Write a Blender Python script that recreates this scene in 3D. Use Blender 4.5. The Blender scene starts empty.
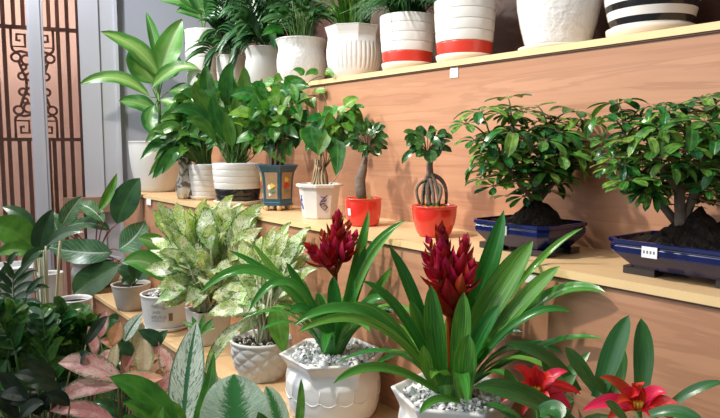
import bpy, math, random
from mathutils import Vector, Matrix, noise
PI = math.pi
V = Vector
rng = random.Random(7)
scene = bpy.context.scene
COL = scene.collection

# ------------------------------------------------------------------ camera
CAMZ = 1.45
FPX = 640.0
HEAD = math.radians(37.25); PITCH = math.radians(5.62)
C0 = V((0, 0, CAMZ))
F = V((math.sin(HEAD)*math.cos(PITCH), math.cos(HEAD)*math.cos(PITCH), -math.sin(PITCH)))
R = V((math.cos(HEAD), -math.sin(HEAD), 0))
U = R.cross(F)
cam_d = bpy.data.cameras.new('camera'); cam = bpy.data.objects.new('camera', cam_d); COL.objects.link(cam)
cam.location = C0; cam.rotation_euler = (PI/2-PITCH, 0, -HEAD)
cam_d.sensor_width = 36; cam_d.lens = FPX/720*36; cam_d.clip_start = .02
scene.camera = cam

def ray(px, py): return F + R*((px-360)/FPX) + U*((209-py)/FPX)
def W(px, py, d): return C0 + ray(px, py)*d
def dep(p): return (p-C0).dot(F)
def at_px(px, X, z):            # point on the line (X, ?, z) that stands in column px
    k = (px-360)/FPX; dz = z-CAMZ
    Y = (k*(X*F.x+dz*F.z) - X*R.x)/(R.y - k*F.y)
    return V((X, Y, z))
def z_at(p, py):                # height above p that shows at row py
    k = (209-py)/FPX; x, y = p.x, p.y
    dz = (k*(x*F.x+y*F.y) - (x*U.x+y*U.y))/(U.z - k*F.z)
    return CAMZ+dz

# ------------------------------------------------------------------ levels of the stand
X0, X1, X2, X3, X4 = .12, .785, 1.04, 1.32, 1.60
Z0, Z1, Z2, Z3 = .45, .77, 1.215, 1.688
YA, YB = -.7, 3.42

def clampp(p):                  # keep foliage in front of the risers behind it
    lim = X2 if p.z < Z2+.012 else (X3 if p.z < Z3+.012 else X4)
    if p.z < Z1+.012: lim = X1
    lim -= .018
    if p.x > lim:
        r = p-C0
        if r.x > 1e-4: p = C0 + r*(lim/p.x)
    lo = Z0
    if p.x > X1: lo = Z1
    if p.x > X2: lo = Z2
    if p.x > X3: lo = Z3
    if p.z < lo+.004: p = V((p.x, p.y, lo+.004))
    yw = 3.60-.2493*(p.x-1.0)
    if p.y > yw: p = V((p.x, yw, p.z))
    return p

# ------------------------------------------------------------------ mesh builder
class MB:
    def __init__(s): s.v = []; s.f = []; s.uv = []; s.r = []; s.m = []; s.sm = []
    def face(s, idx, uvs=None, rnd=0, m=0, smooth=True):
        s.f.append(tuple(idx)); s.uv.append(uvs or [(0, 0)]*len(idx)); s.r.append(rnd); s.m.append(m); s.sm.append(smooth)
    def grid(s, rows, closed=False, m=0, rnd=0, uvf=None, smooth=True):
        b = len(s.v); n = len(rows[0])
        for r in rows: s.v += r
        for i in range(len(rows)-1):
            mi = m[i] if isinstance(m, (list, tuple)) else m
            for j in range(n if closed else n-1):
                k = (j+1) % n
                uv = None
                if uvf: uv = [uvf(i, j), uvf(i, j+1), uvf(i+1, j+1), uvf(i+1, j)]
                s.face((b+i*n+j, b+i*n+k, b+(i+1)*n+k, b+(i+1)*n+j), uv, rnd, mi, smooth)
    def box(s, a, b, m=0, M=None):
        i = len(s.v)
        c = [V((x, y, z)) for z in (a[2], b[2]) for y in (a[1], b[1]) for x in (a[0], b[0])]
        if M: c = [M @ p for p in c]
        s.v += c
        for q in ((0, 2, 3, 1), (4, 5, 7, 6), (0, 1, 5, 4), (2, 6, 7, 3), (0, 4, 6, 2), (1, 3, 7, 5)):
            s.face([i+k for k in q], None, 0, m, False)
    def tube(s, pts, rad, n=6, m=0, rnd=0, caps=True):
        rows = []
        N = len(pts); up = None
        for i, p in enumerate(pts):
            t = (pts[min(i+1, N-1)]-pts[max(i-1, 0)])
            if t.length < 1e-9: t = V((0, 0, 1))
            t.normalize()
            if up is None: up = V((0, 0, 1)) if abs(t.z) < .9 else V((1, 0, 0))
            sd = t.cross(up)
            if sd.length < 1e-6: sd = t.orthogonal()
            sd.normalize(); up = sd.cross(t).normalized()
            r = rad[i] if isinstance(rad, (list, tuple)) else rad
            rows.append([p + sd*(r*math.cos(2*PI*k/n)) + up*(r*math.sin(2*PI*k/n)) for k in range(n)])
        s.grid(rows, True, m, rnd, lambda i, j: (j/n, i/max(1, N-1)))
        if caps:
            b = len(s.v)-n*N
            s.face([b+k for k in range(n)][::-1], None, rnd, m); s.face([len(s.v)-n+k for k in range(n)], None, rnd, m)
    def lathe(s, c, prof, n=40, mod=None, rot=0, m=0, smooth=True):
        rows = []
        for i, (r, z) in enumerate(prof):
            rows.append([c + V((r*q*math.cos(a), r*q*math.sin(a), z)) for a, q in ((rot+2*PI*k/n, mod(rot+2*PI*k/n, i, z) if mod else 1) for k in range(n))])
        s.grid(rows, True, m, 0, lambda i, j: (j/n, i/len(prof)), smooth)
        b = len(s.v)-n*len(prof)
        m0 = m[0] if isinstance(m, (list, tuple)) else m; m1 = m[-1] if isinstance(m, (list, tuple)) else m
        if prof[0][0] > 1e-4: s.face([b+k for k in range(n)][::-1], None, 0, m0, False)
        if prof[-1][0] > 1e-4: s.face([len(s.v)-n+k for k in range(n)], None, 0, m1, False)
    def build(s, name, mats, parent=None, origin=None):
        o0 = origin if origin is not None else (parent['_o'] if parent is not None and '_o' in parent else (0, 0, 0))
        o0 = V(o0)
        me = bpy.data.meshes.new(name)
        me.from_pydata([p-o0 for p in s.v], [], s.f)
        if not isinstance(mats, (list, tuple)): mats = [mats]
        for x in mats: me.materials.append(x)
        u1 = me.uv_layers.new(name='uv'); u2 = me.uv_layers.new(name='rnd')
        fl = [c for uv in s.uv for p in uv for c in p]
        u1.data.foreach_set('uv', fl)
        fr = [c for uv, r in zip(s.uv, s.r) for _ in uv for c in (r, 0)]
        u2.data.foreach_set('uv', fr)
        me.polygons.foreach_set('use_smooth', s.sm)
        me.polygons.foreach_set('material_index', s.m)
        me.update()
        o = bpy.data.objects.new(name, me); COL.objects.link(o)
        if parent is not None:
            o.parent = parent
            o['_o'] = tuple(o0)
        elif origin is not None: o.location = o0
        return o

def bez(a, m, b, n):            # curve through a, m (half way), b
    c = m*2-(a+b)*.5
    return [a*((1-t)**2)+c*(2*t*(1-t))+b*(t*t) for t in (i/n for i in range(n+1))]

def pf(a, b):
    p = a/(a+b); mx = (p**a)*((1-p)**b)
    return lambda v: (max(v, 0)**a)*(max(1-v, 0)**b)/mx
PROF = {'lance': pf(.75, .85), 'oval': pf(.55, .6), 'heart': pf(.3, .85), 'obov': pf(.9, .45), 'narrow': pf(.5, .9),
        'strap': lambda v: (.62+.38*min(1, v*2.2))*(1-max(0, (v-.55)/.45)**2.4)**.75 if v < .999 else 0.0,
        'bract': pf(.55, .95), 'point': pf(.7, 1.05)}

def leaf(mb, pts, w, nrm, prof='lance', fold=.22, rnd=None, nu=4, wave=0., cup=0., clamp=True):
    if rnd is None: rnd = rng.random()
    n = len(pts)-1; f = PROF[prof]; rows = []
    if clamp: pts = [clampp(p) for p in pts]
    ph = rng.random()*6
    for i, p in enumerate(pts):
        t = pts[min(i+1, n)]-pts[max(i-1, 0)]
        if t.length < 1e-9: t = V((0, 0, 1))
        t.normalize()
        sd = t.cross(nrm)
        if sd.length < 1e-4: sd = t.orthogonal()
        sd.normalize(); nn = sd.cross(t)
        v = i/n; h = max(f(v), .012)*w*.5
        row = []
        for j in range(nu+1):
            s_ = j/nu*2-1
            row.append(p + sd*(s_*h) + nn*(abs(s_)*fold*h - cup*h*s_*s_ + wave*w*abs(s_)*math.sin(v*11+ph+(1.6 if s_ > 0 else 0))))
        rows.append(row)
    mb.grid(rows, False, 0, rnd, lambda i, j: (j/nu, i/n))

def facing(p, up=.55, cam_=.75):
    return (V((0, 0, 1))*up + (C0-p).normalized()*cam_).normalized()

def PL(mb, D, x0, y0, x1, y1, w, ax=0, ay=0, d0=0, d1=0, dm=None, prof='lance', roll=0, fold=.22, n=10, rnd=None, wave=0., up=.45, cam_=.8, nu=4):
    """a leaf whose base, middle and tip stand where the photograph shows them, at depths around D"""
    if dm is None: dm = (d0+d1)/2
    p0 = W(x0, y0, D+d0); p1 = W(x1, y1, D+d1); m_ = W((x0+x1)/2+ax, (y0+y1)/2+ay, D+dm)
    pts = bez(p0, m_, p1, n)
    nr = facing(m_, up, cam_)
    if roll: nr = Matrix.Rotation(math.radians(roll), 3, (p1-p0).normalized()) @ nr
    leaf(mb, pts, w*(D+dm)/FPX, nr, prof, fold, rnd, nu, wave)
    return pts

def stem(mb, a, b, r0, r1=None, bow=None, n=5, sides=5, clamp=True):
    r1 = r0*.7 if r1 is None else r1
    m_ = (a+b)*.5 + (bow if bow is not None else V((0, 0, 0)))
    pts = bez(a, m_, b, n)
    if clamp: pts = [clampp(p) for p in pts]
    mb.tube(pts, [r0+(r1-r0)*i/n for i in range(n+1)], sides)
    return pts

# ------------------------------------------------------------------ node helpers
class NT:
    def __init__(s, name):
        s.mat = bpy.data.materials.new(name); s.mat.use_nodes = True; s.t = s.mat.node_tree; s.t.nodes.clear()
        s.out = s.n('ShaderNodeOutputMaterial')
    def n(s, ty, **k):
        x = s.t.nodes.new(ty)
        for a, b in k.items(): setattr(x, a, b)
        return x
    def put(s, sock, v):
        if v is None: return
        if isinstance(v, bpy.types.NodeSocket): s.t.links.new(v, sock)
        else:
            if isinstance(v, (tuple, list)) and len(v) == 3 and sock.type == 'RGBA': v = (*v, 1)
            sock.default_value = v
    def math(s, op, a, b=None, c=None):
        x = s.n('ShaderNodeMath', operation=op)
        for i, q in enumerate((a, b, c)): s.put(x.inputs[i], q)
        return x.outputs[0]
    def mix(s, f, a, b, bt='MIX'):
        x = s.n('ShaderNodeMix', data_type='RGBA', blend_type=bt)
        s.put(x.inputs[0], f); s.put(x.inputs[6], a); s.put(x.inputs[7], b)
        return x.outputs[2]
    def ss(s, v, a, b, lo=0, hi=1):
        x = s.n('ShaderNodeMapRange', interpolation_type='SMOOTHSTEP')
        s.put(x.inputs[0], v)
        for i, q in zip((1, 2, 3, 4), (a, b, lo, hi)): s.put(x.inputs[i], q)
        return x.outputs[0]
    def noise(s, vec, sc, det=2, rough=.5, dist=0):
        x = s.n('ShaderNodeTexNoise'); s.put(x.inputs['Vector'], vec)
        x.inputs['Scale'].default_value = sc; x.inputs['Detail'].default_value = det; x.inputs['Roughness'].default_value = rough; x.inputs['Distortion'].default_value = dist
        return x.outputs[0]
    def mapping(s, vec, sc=(1, 1, 1), loc=(0, 0, 0)):
        x = s.n('ShaderNodeMapping'); s.put(x.inputs[0], vec); s.put(x.inputs['Scale'], sc); s.put(x.inputs['Location'], loc)
        return x.outputs[0]
    def pos(s): return s.n('ShaderNodeNewGeometry').outputs['Position']
    def objc(s): return s.n('ShaderNodeTexCoord').outputs['Object']
    def bump(s, h, st=.3, d=.002):
        x = s.n('ShaderNodeBump'); s.put(x.inputs['Height'], h); x.inputs['Strength'].default_value = st; x.inputs['Distance'].default_value = d
        return x.outputs[0]
    def pr(s, col, rough=.5, spec=.5, normal=None, coat=0, metal=0, sss=0):
        b = s.n('ShaderNodeBsdfPrincipled')
        s.put(b.inputs['Base Color'], col); s.put(b.inputs['Roughness'], rough); s.put(b.inputs['Specular IOR Level'], spec)
        s.put(b.inputs['Metallic'], metal)
        if coat: b.inputs['Coat Weight'].default_value = coat; b.inputs['Coat Roughness'].default_value = .08
        if normal is not None: s.put(b.inputs['Normal'], normal)
        return b.outputs[0]
    def fin(s, sh): s.t.links.new(sh, s.out.inputs[0]); return s.mat

def leaf_mat(name, kind, c1, c2, c3=None, rough=.34, trans=.22, vein=.35, var=.25, spec=.5):
    t = NT(name)
    uv = t.n('ShaderNodeUVMap', uv_map='uv').outputs[0]; rv = t.n('ShaderNodeUVMap', uv_map='rnd').outputs[0]
    sp = t.n('ShaderNodeSeparateXYZ'); t.put(sp.inputs[0], uv); u, v = sp.outputs[0], sp.outputs[1]
    sr = t.n('ShaderNodeSeparateXYZ'); t.put(sr.inputs[0], rv); rnd = sr.outputs[0]
    a = t.math('MULTIPLY', t.math('ABSOLUTE', t.math('SUBTRACT', u, .5)), 2.0)
    mid = t.ss(a, .04, .16, 1, 0)
    ph = t.math('SUBTRACT', t.math('MULTIPLY', v, 11.0), t.math('MULTIPLY', a, 2.6))
    sv = t.math('ABSOLUTE', t.math('SINE', t.math('MULTIPLY', ph, PI)))
    side = t.ss(sv, .0, .35, 1, 0)
    # pattern space: one random shift per leaf
    cv = t.n('ShaderNodeCombineXYZ'); t.put(cv.inputs[0], t.math('MULTIPLY', u, 1.0)); t.put(cv.inputs[1], t.math('MULTIPLY', v, 2.2)); t.put(cv.inputs[2], t.math('MULTIPLY', rnd, 37.0))
    pv = cv.outputs[0]
    cw = t.n('ShaderNodeCombineXYZ'); t.put(cw.inputs[0], t.math('MULTIPLY', a, 3.6)); t.put(cw.inputs[1], t.math('MULTIPLY', ph, 2.5)); t.put(cw.inputs[2], t.math('MULTIPLY', rnd, 37.0))
    pw = cw.outputs[0]
    big = t.noise(pv, 2.2, 2)
    if kind == 'plain':
        col = t.mix(t.ss(big, .3, .7), c1, c2)
        col = t.mix(t.math('MULTIPLY', mid, vein), col, c3 or c2)
        col = t.mix(t.math('MULTIPLY', side, vein*.35), col, c3 or c2)
    elif kind == 'strap':        # fine long streaks
        st = t.noise(t.mapping(pv, (14, .7, 1)), 2.0, 3)
        col = t.mix(t.ss(st, .35, .68), c1, c2)
        col = t.mix(t.math('MULTIPLY', t.ss(a, .0, .1, 1, 0), vein), col, c3 or c2)
    elif kind == 'speckle':      # pale blade, dark green blotches thickening to the edge
        bl = t.noise(pw, 1.6, 4, .65, .6)
        edge = t.ss(a, .7, 1.0, 0, .12)
        k = t.ss(t.math('ADD', bl, edge), .53, .60)
        pale = t.mix(t.ss(big, .35, .6), c2, c3)
        col = t.mix(k, pale, c1)
    elif kind == 'silver':       # silver feathering between green veins
        bl = t.noise(pw, 1.3, 4, .7, .8)
        k = t.ss(t.math('ADD', bl, t.math('MULTIPLY', mid, .5)), .5, .62)
        edge = t.ss(a, .84, .98)
        k = t.math('MAXIMUM', k, edge)
        col = t.mix(k, t.mix(t.ss(big, .3, .7), c2, c3), c1)
    elif kind == 'center':       # pale middle, green margin
        k = t.ss(t.math('ADD', a, t.math('MULTIPLY', t.math('SUBTRACT', big, .5), .9)), .3, .75)
        col = t.mix(k, c2, c1)
        col = t.mix(t.math('MULTIPLY', mid, .6), col, c3)
    elif kind == 'greencenter':
        bl = t.noise(pw, 1.4, 4, .7, .5)
        k = t.ss(t.math('ADD', a, t.math('MULTIPLY', t.math('SUBTRACT', bl, .5), 1.0)), .2, .5)
        col = t.mix(k, c1, t.mix(t.ss(bl, .4, .65), c2, c3))
    elif kind == 'vein':         # white veins on dark green
        n2 = t.noise(pv, 3.0, 2)
        col = t.mix(t.ss(big, .3, .7), c1, c2)
        k = t.math('MAXIMUM', t.ss(a, .02, .1, 1, 0), t.math('MULTIPLY', t.ss(sv, .0, .22, 1, 0), t.ss(n2, .3, .6)))
        col = t.mix(t.math('MULTIPLY', k, vein), col, c3)
    elif kind == 'pink':
        bl = t.noise(pw, 1.2, 4, .7, .7)
        k = t.ss(t.math('ADD', bl, t.ss(a, .6, 1.0, 0, .2)), .53, .66)
        col = t.mix(k, t.mix(t.ss(t.math('ADD', big, t.math('MULTIPLY', t.math('SUBTRACT', rnd, .5), .5)), .35, .65), c2, c3), c1)
        col = t.mix(t.math('MULTIPLY', mid, .7), col, c2)
    # leaf to leaf variety
    hs = t.n('ShaderNodeHueSaturation'); t.put(hs.inputs['Color'], col)
    t.put(hs.inputs['Hue'], t.math('ADD', .5, t.math('MULTIPLY', t.math('SUBTRACT', rnd, .5), -.05*var*4)))
    t.put(hs.inputs['Value'], t.math('ADD', 1.0, t.math('MULTIPLY', t.math('SUBTRACT', rnd, .5), var*2)))
    col = hs.outputs[0]
    h = t.math('ADD', t.math('MULTIPLY', side, -.5), t.math('MULTIPLY', mid, -.8))
    nm = t.bump(h, .35, .0015) if kind != 'strap' else t.bump(t.noise(t.mapping(pv, (30, .6, 1)), 2.0, 2), .12, .001)
    sh = t.pr(col, rough, spec, nm)
    tr = t.n('ShaderNodeBsdfTranslucent'); t.put(tr.inputs[0], t.mix(1.0, col, (1.0, 1.0, .45), 'MULTIPLY'))
    mx = t.n('ShaderNodeMixShader'); mx.inputs[0].default_value = trans
    t.put(mx.inputs[1], sh); t.put(mx.inputs[2], tr.outputs[0])
    return t.fin(mx.outputs[0])

def plain(name, col, rough=.5, spec=.5, coat=0, metal=0, nsc=None, namp=.12, bsc=None, bst=.2, bd=.001):
    t = NT(name); c = col; nm = None
    if nsc:
        nz = t.noise(t.objc(), nsc, 3)
        c = t.mix(nz, tuple(x*(1-namp) for x in col), tuple(min(1, x*(1+namp)) for x in col))
    if bsc: nm = t.bump(t.noise(t.objc(), bsc, 3), bst, bd)
    return t.fin(t.pr(c, rough, spec, nm, coat, metal))

def wood_mat(name, ca, cb, cc, rough=.42, sc=(1.2, .55, 9)):
    t = NT(name)
    p = t.mapping(t.pos(), sc)
    n1 = t.noise(p, 1.4, 5, .6, 1.2)
    wv = t.math('SINE', t.math('MULTIPLY', t.math('ADD', n1, t.math('MULTIPLY', t.noise(t.mapping(t.pos(), (1, .35, 2.2)), 1.6, 2, .5, .6), 1.5)), 26.0))
    fine = t.noise(t.mapping(t.pos(), (8, 4, 160)), 1.0, 3)
    c = t.mix(t.ss(n1, .3, .72), ca, cb)
    c = t.mix(t.math('MULTIPLY', t.ss(wv, .3, 1.0), .30), c, cc)
    c = t.mix(t.math('MULTIPLY', t.ss(fine, .5, .75), .12), c, cc)
    return t.fin(t.pr(c, rough, .4, t.bump(fine, .05, .0006)))

M = {}
M['wood'] = wood_mat('laminate wood', (.50, .262, .15), (.42, .205, .112), (.27, .12, .062))
M['tread'] = wood_mat('pale shelf board', (.72, .50, .27), (.66, .44, .23), (.56, .36, .18), .4, (9, .55, 2))
M['trim'] = plain('pale edge banding', (.78, .56, .28), .35, nsc=30, namp=.06)
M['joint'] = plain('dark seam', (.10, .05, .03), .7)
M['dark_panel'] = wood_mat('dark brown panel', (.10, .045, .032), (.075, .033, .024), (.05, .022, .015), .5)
M['wall'] = plain('grey paint', (.50, .51, .58), .7, .3, nsc=6, namp=.03, bsc=180, bst=.05)
M['frame'] = plain('white door paint', (.66, .66, .71), .45, .4, nsc=4, namp=.04)
M['lattice'] = plain('brown stained lattice', (.36, .165, .11), .5, nsc=25, namp=.2)
M['outside'] = plain('pink plaster', (.92, .60, .47), .8, .2, nsc=3, namp=.1)
M['sill'] = plain('tan sill', (.42, .25, .17), .5, nsc=12, namp=.1)
M['floor'] = plain('dark floor tile', (.10, .08, .07), .35, nsc=5, namp=.2)
M['sticker'] = plain('white paper', (.86, .86, .87), .6, .2)
M['ink'] = plain('grey ink', (.20, .20, .23), .6)
M['brownink'] = plain('brown print', (.22, .13, .08), .6)
M['white'] = plain('white glaze', (.78, .78, .76), .22, .5, .3, nsc=8, namp=.03)
M['white_b'] = plain('hammered white glaze', (.80, .80, .79), .2, .5, .4, bsc=75, bst=.9, bd=.004)
M['white_m'] = plain('matt white ceramic', (.68, .68, .66), .5, .4, nsc=10, namp=.04)
M['grey_m'] = plain('grey white ceramic', (.55, .56, .54), .5, .4, nsc=14, namp=.06)
M['cream'] = plain('cream ceramic', (.78, .69, .55), .35, nsc=10, namp=.06)
M['stone'] = plain('sand grey pot', (.42, .40, .35), .6, nsc=30, namp=.18)
M['redband'] = plain('red glaze band', (.62, .05, .03), .3, .5, .2)
M['redpot'] = plain('glossy red glaze', (.72, .035, .022), .18, .5, .5, nsc=9, namp=.08)
M['black'] = plain('black glaze', (.012, .012, .014), .15, .5, .4)
M['navy'] = plain('cobalt glaze', (.004, .010, .075), .16, .45, .15, nsc=24, namp=.6)
M['teal'] = plain('teal blue glaze', (.022, .085, .135), .3, .5, .2, nsc=20, namp=.25)
M['panel'] = plain('tan painted panel', (.36, .24, .14), .5, nsc=60, namp=.25)
M['foot'] = plain('ochre glaze', (.62, .40, .18), .4)
M['pwhite'] = plain('painted white', (.8, .8, .72), .4); M['pyellow'] = plain('painted yellow', (.75, .50, .06), .4)
M['pred'] = plain('painted red', (.55, .05, .03), .4); M['pgreen'] = plain('painted green', (.12, .25, .15), .4)
M['purple'] = plain('purple print', (.10, .05, .15), .5); M['blueprint'] = plain('blue print', (.12, .16, .45), .5)
M['soil'] = plain('dark potting soil', (.014, .0095, .007), .9, .2, nsc=60, namp=.6, bsc=120, bst=1, bd=.01)
M['pebble'] = plain('white pebble', (.88, .88, .89), .55, .4, nsc=50, namp=.1)
M['moss'] = plain('green moss', (.12, .26, .05), .9, .1, nsc=90, namp=.6, bsc=150, bst=1, bd=.008)
M['bark'] = plain('grey bark', (.17, .13, .10), .8, .2, nsc=60, namp=.35, bsc=90, bst=.8, bd=.004)
M['straw'] = plain('straw coloured roots', (.42, .32, .20), .7, .2, nsc=50, namp=.3)
M['darkbark'] = plain('brown bark', (.10, .062, .04), .8, .2, nsc=60, namp=.4, bsc=90, bst=.8, bd=.004)
M['terracotta'] = plain('brown nursery pot', (.10, .045, .03), .6, nsc=8, namp=.1)
M['stalk'] = plain('green stalk', (.10, .22, .045), .45)
M['palestalk'] = plain('pale stalk', (.55, .56, .38), .45, nsc=30, namp=.15)
M['redstalk'] = plain('red stalk', (.20, .04, .035), .45)
M['twig'] = plain('green brown twig', (.12, .11, .04), .6)
M['yellow'] = plain('yellow florets', (.85, .45, .04), .5)

M['l_dieff'] = leaf_mat('dieffenbachia leaf', 'center', (.055, .21, .04), (.20, .42, .10), (.36, .55, .22), .3, .3)
M['l_peace'] = leaf_mat('peace lily leaf', 'plain', (.035, .15, .022), (.075, .25, .035), (.13, .33, .07), .26, .25)
M['l_palm'] = leaf_mat('palm leaflet', 'plain', (.03, .12, .032), (.055, .18, .05), (.12, .25, .1), .3, .2)
M['l_grass'] = leaf_mat('grassy leaf', 'strap', (.045, .16, .025), (.12, .30, .05), (.25, .38, .10), .35, .25)
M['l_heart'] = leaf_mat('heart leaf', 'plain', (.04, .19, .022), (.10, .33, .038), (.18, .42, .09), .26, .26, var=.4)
M['l_heart_shade'] = leaf_mat('shaded heart leaf', 'plain', (.022, .11, .02), (.06, .22, .035), (.14, .34, .08), .26, .22, var=.4)  # darker copy of the heart leaf, shade put into its colour
M['l_ficus'] = leaf_mat('ficus leaf', 'plain', (.02, .085, .02), (.05, .17, .03), (.12, .26, .06), .24, .18)
M['l_sch'] = leaf_mat('umbrella leaflet', 'plain', (.022, .11, .020), (.085, .28, .035), (.2, .42, .1), .24, .22, var=.6)
M['l_brom'] = leaf_mat('bromeliad leaf', 'strap', (.035, .17, .025), (.10, .35, .05), (.16, .42, .09), .22, .25, .2, var=.3)
M['l_guz'] = leaf_mat('guzmania leaf', 'strap', (.04, .14, .035), (.07, .22, .05), (.12, .28, .08), .26, .2, .2, var=.2)
M['l_speck'] = leaf_mat('speckled leaf', 'speckle', (.05, .21, .03), (.52, .72, .26), (.88, .93, .72), .33, .28, var=.2)
M['l_silver'] = leaf_mat('silver leaf', 'silver', (.05, .18, .08), (.58, .70, .60), (.74, .82, .75), .4, .12, var=.1)
M['l_broad'] = leaf_mat('silver margined leaf', 'greencenter', (.05, .24, .06), (.38, .58, .42), (.62, .76, .64), .36, .15, var=.1)
M['l_birkin'] = leaf_mat('white veined leaf', 'vein', (.035, .12, .045), (.075, .20, .075), (.50, .62, .50), .28, .15, .75)
M['l_dark'] = leaf_mat('deep green leaf', 'plain', (.016, .065, .02), (.03, .10, .028), (.07, .17, .05), .28, .12)
M['l_zz'] = leaf_mat('glossy dark leaflet', 'plain', (.022, .10, .02), (.06, .20, .035), (.1, .26, .06), .18, .2, var=.5)
M['l_pink'] = leaf_mat('pink leaf', 'pink', (.20, .20, .12), (.76, .30, .32), (.84, .58, .50), .36, .18, var=.15)
M['l_cream'] = leaf_mat('cream pink leaf', 'pink', (.32, .34, .16), (.70, .52, .36), (.72, .66, .44), .4, .18, var=.1)
M['l_rust'] = leaf_mat('rust mottled leaf', 'pink', (.16, .18, .05), (.55, .19, .11), (.52, .28, .12), .4, .15, var=.15)
M['l_burg'] = leaf_mat('dark burgundy edged leaf', 'plain', (.008, .022, .010), (.018, .038, .016), (.06, .035, .025), .36, .06, spec=.25)
M['l_lime'] = leaf_mat('bright green leaf', 'plain', (.04, .19, .02), (.09, .30, .035), (.15, .38, .07), .25, .25)
M['l_new'] = leaf_mat('half variegated leaf', 'center', (.09, .33, .05), (.20, .46, .13), (.55, .72, .42), .3, .25, var=.1)
M['bract_d'] = leaf_mat('crimson bract', 'strap', (.26, .003, .006), (.45, .008, .014), (.55, .05, .05), .32, .22, .3, var=.25)
M['bract_r'] = leaf_mat('scarlet bract', 'strap', (.60, .012, .018), (.80, .035, .035), (.82, .10, .08), .34, .22, .3, var=.15)

# ------------------------------------------------------------------ scene objects
def thing(name, label, cat, loc=(0, 0, 0), group=None):
    o = bpy.data.objects.new(name, None); COL.objects.link(o)
    o.empty_display_size = .05
    o.location = loc; o['_o'] = tuple(loc); o['label'] = label; o['category'] = cat
    if group: o['group'] = group
    return o
def struct(name, mb, mat, parent=None):
    o = mb.build(name, mat, parent)
    if parent is None: o['kind'] = 'structure'
    return o

# ---------- setting
mb = MB(); mb.box((-2.2, -2.2, -.05), (1.9, 4.6, 0)); struct('floor', mb, M['floor'])
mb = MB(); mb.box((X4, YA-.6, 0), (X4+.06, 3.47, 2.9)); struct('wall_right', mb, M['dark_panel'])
WA = V((1.0, 3.62, 0)); E = V((math.cos(math.radians(14)), -math.sin(math.radians(14)), 0)); WN = V((E.y, -E.x, 0))
WN = V((-math.sin(math.radians(14)), -math.cos(math.radians(14)), 0))
def on_wall(px, py, o=0.):
    r = ray(px, py); d = ((WA-C0).dot(WN)+o)/r.dot(WN)
    p = C0+r*d
    return (p-WA).dot(E), p.z
MW = Matrix(((E.x, WN.x, 0, WA.x), (E.y, WN.y, 0, WA.y), (0, 0, 1, 0), (0, 0, 0, 1)))   # local: s along wall, o toward room, z
def wbox(mb, s0, s1, o0, o1, z0, z1, m=0): mb.box((s0, o0, z0), (s1, o1, z1), m, MW)
def wtube(mb, pts, r, o, n=6): mb.tube([MW @ V((s, o, z)) for s, z in pts], r, n)

sA = on_wall(119, 100)[0]; sB = on_wall(81.5, 100)[0]; sM = on_wall(101.5, 100)[0]
mb = MB(); wbox(mb, sA, .75, -.10, 0, 0, 2.9); struct('wall_back', mb, M['wall'])
# door frame beside the lattice: jamb boards with a seam
mb = MB()
wbox(mb, sB, sM-.002, -.10, .03, 0, 2.9); wbox(mb, sM+.001, sA+.002, -.10, .022, 0, 2.9); wbox(mb, sM-.004, sM+.003, -.10, .018, 0, 2.9)
wbox(mb, sA-.012, sA+.004, 0, .03, 0, 2.9)
p0 = on_wall(28.5, 60, .06)[0]; p1 = on_wall(44.5, 60, .06)[0]
struct('door_1', mb, M['frame'])
mb = MB(); wbox(mb, p0, p1, .03, .075, 0, 2.9); wbox(mb, p0+.012, p1-.012, .075, .082, 0, 2.9)
struct('trim_1', mb, M['frame'])
mb = MB(); wbox(mb, -2.2, .2, -.62, -.56, 0, 2.9); struct('wall_outside', mb, M['outside'])
# lattice screen
sc = thing('lattice_screen', 'brown carved wooden lattice screen behind the white door post', 'screen', MW @ V((sB-.3, -.03, 0)))
fr = MB(); sl = MB(); fw = MB()
oL = -.03
def ls(px, py=60): return on_wall(px, py, oL)[0]
def lz(px, py): return on_wall(px, py, oL)[1]
zt = lz(30, 28); zb = lz(30, 139.5); zlow = .55
wbox(fr, ls(77), sB+.01, oL-.02, oL+.02, 0, 2.9)
wbox(fr, -2.0, sB, oL-.018, oL+.018, zlow-.06, zlow)
wbox(fr, -2.0, ls(77), oL-.014, oL+.014, zt-.009, zt+.009); wbox(fr, -2.0, ls(77), oL-.014, oL+.014, zb-.009, zb+.009)
fr.build('frame', M['lattice'], sc)
hw = .0095
for px in (-22, -12, -3, 5, 15.5, 25, 50.5, 59, 68.5):
    s_ = ls(px, 60)
    if px in (25, 15.5):
        wbox(sl, s_-hw, s_+hw, oL-.01, oL+.01, zlow, zb); wbox(sl, s_-hw, s_+hw, oL-.01, oL+.01, zt, 2.9)
    elif px == 50.5:
        wbox(sl, s_-hw, s_+hw, oL-.01, oL+.01, zlow, zb); wbox(sl, s_-hw, s_+hw, oL-.01, oL+.01, zt, 2.9)
    else:
        wbox(sl, s_-hw, s_+hw, oL-.01, oL+.01, zlow, 2.9)
s_ = ls(45); wbox(sl, s_-hw, s_+hw, oL-.01, oL+.01, zlow, zb)
sl.build('slats', M['lattice'], sc)
zc = (zt+zb)/2; hh = (zt-zb)/2
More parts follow.
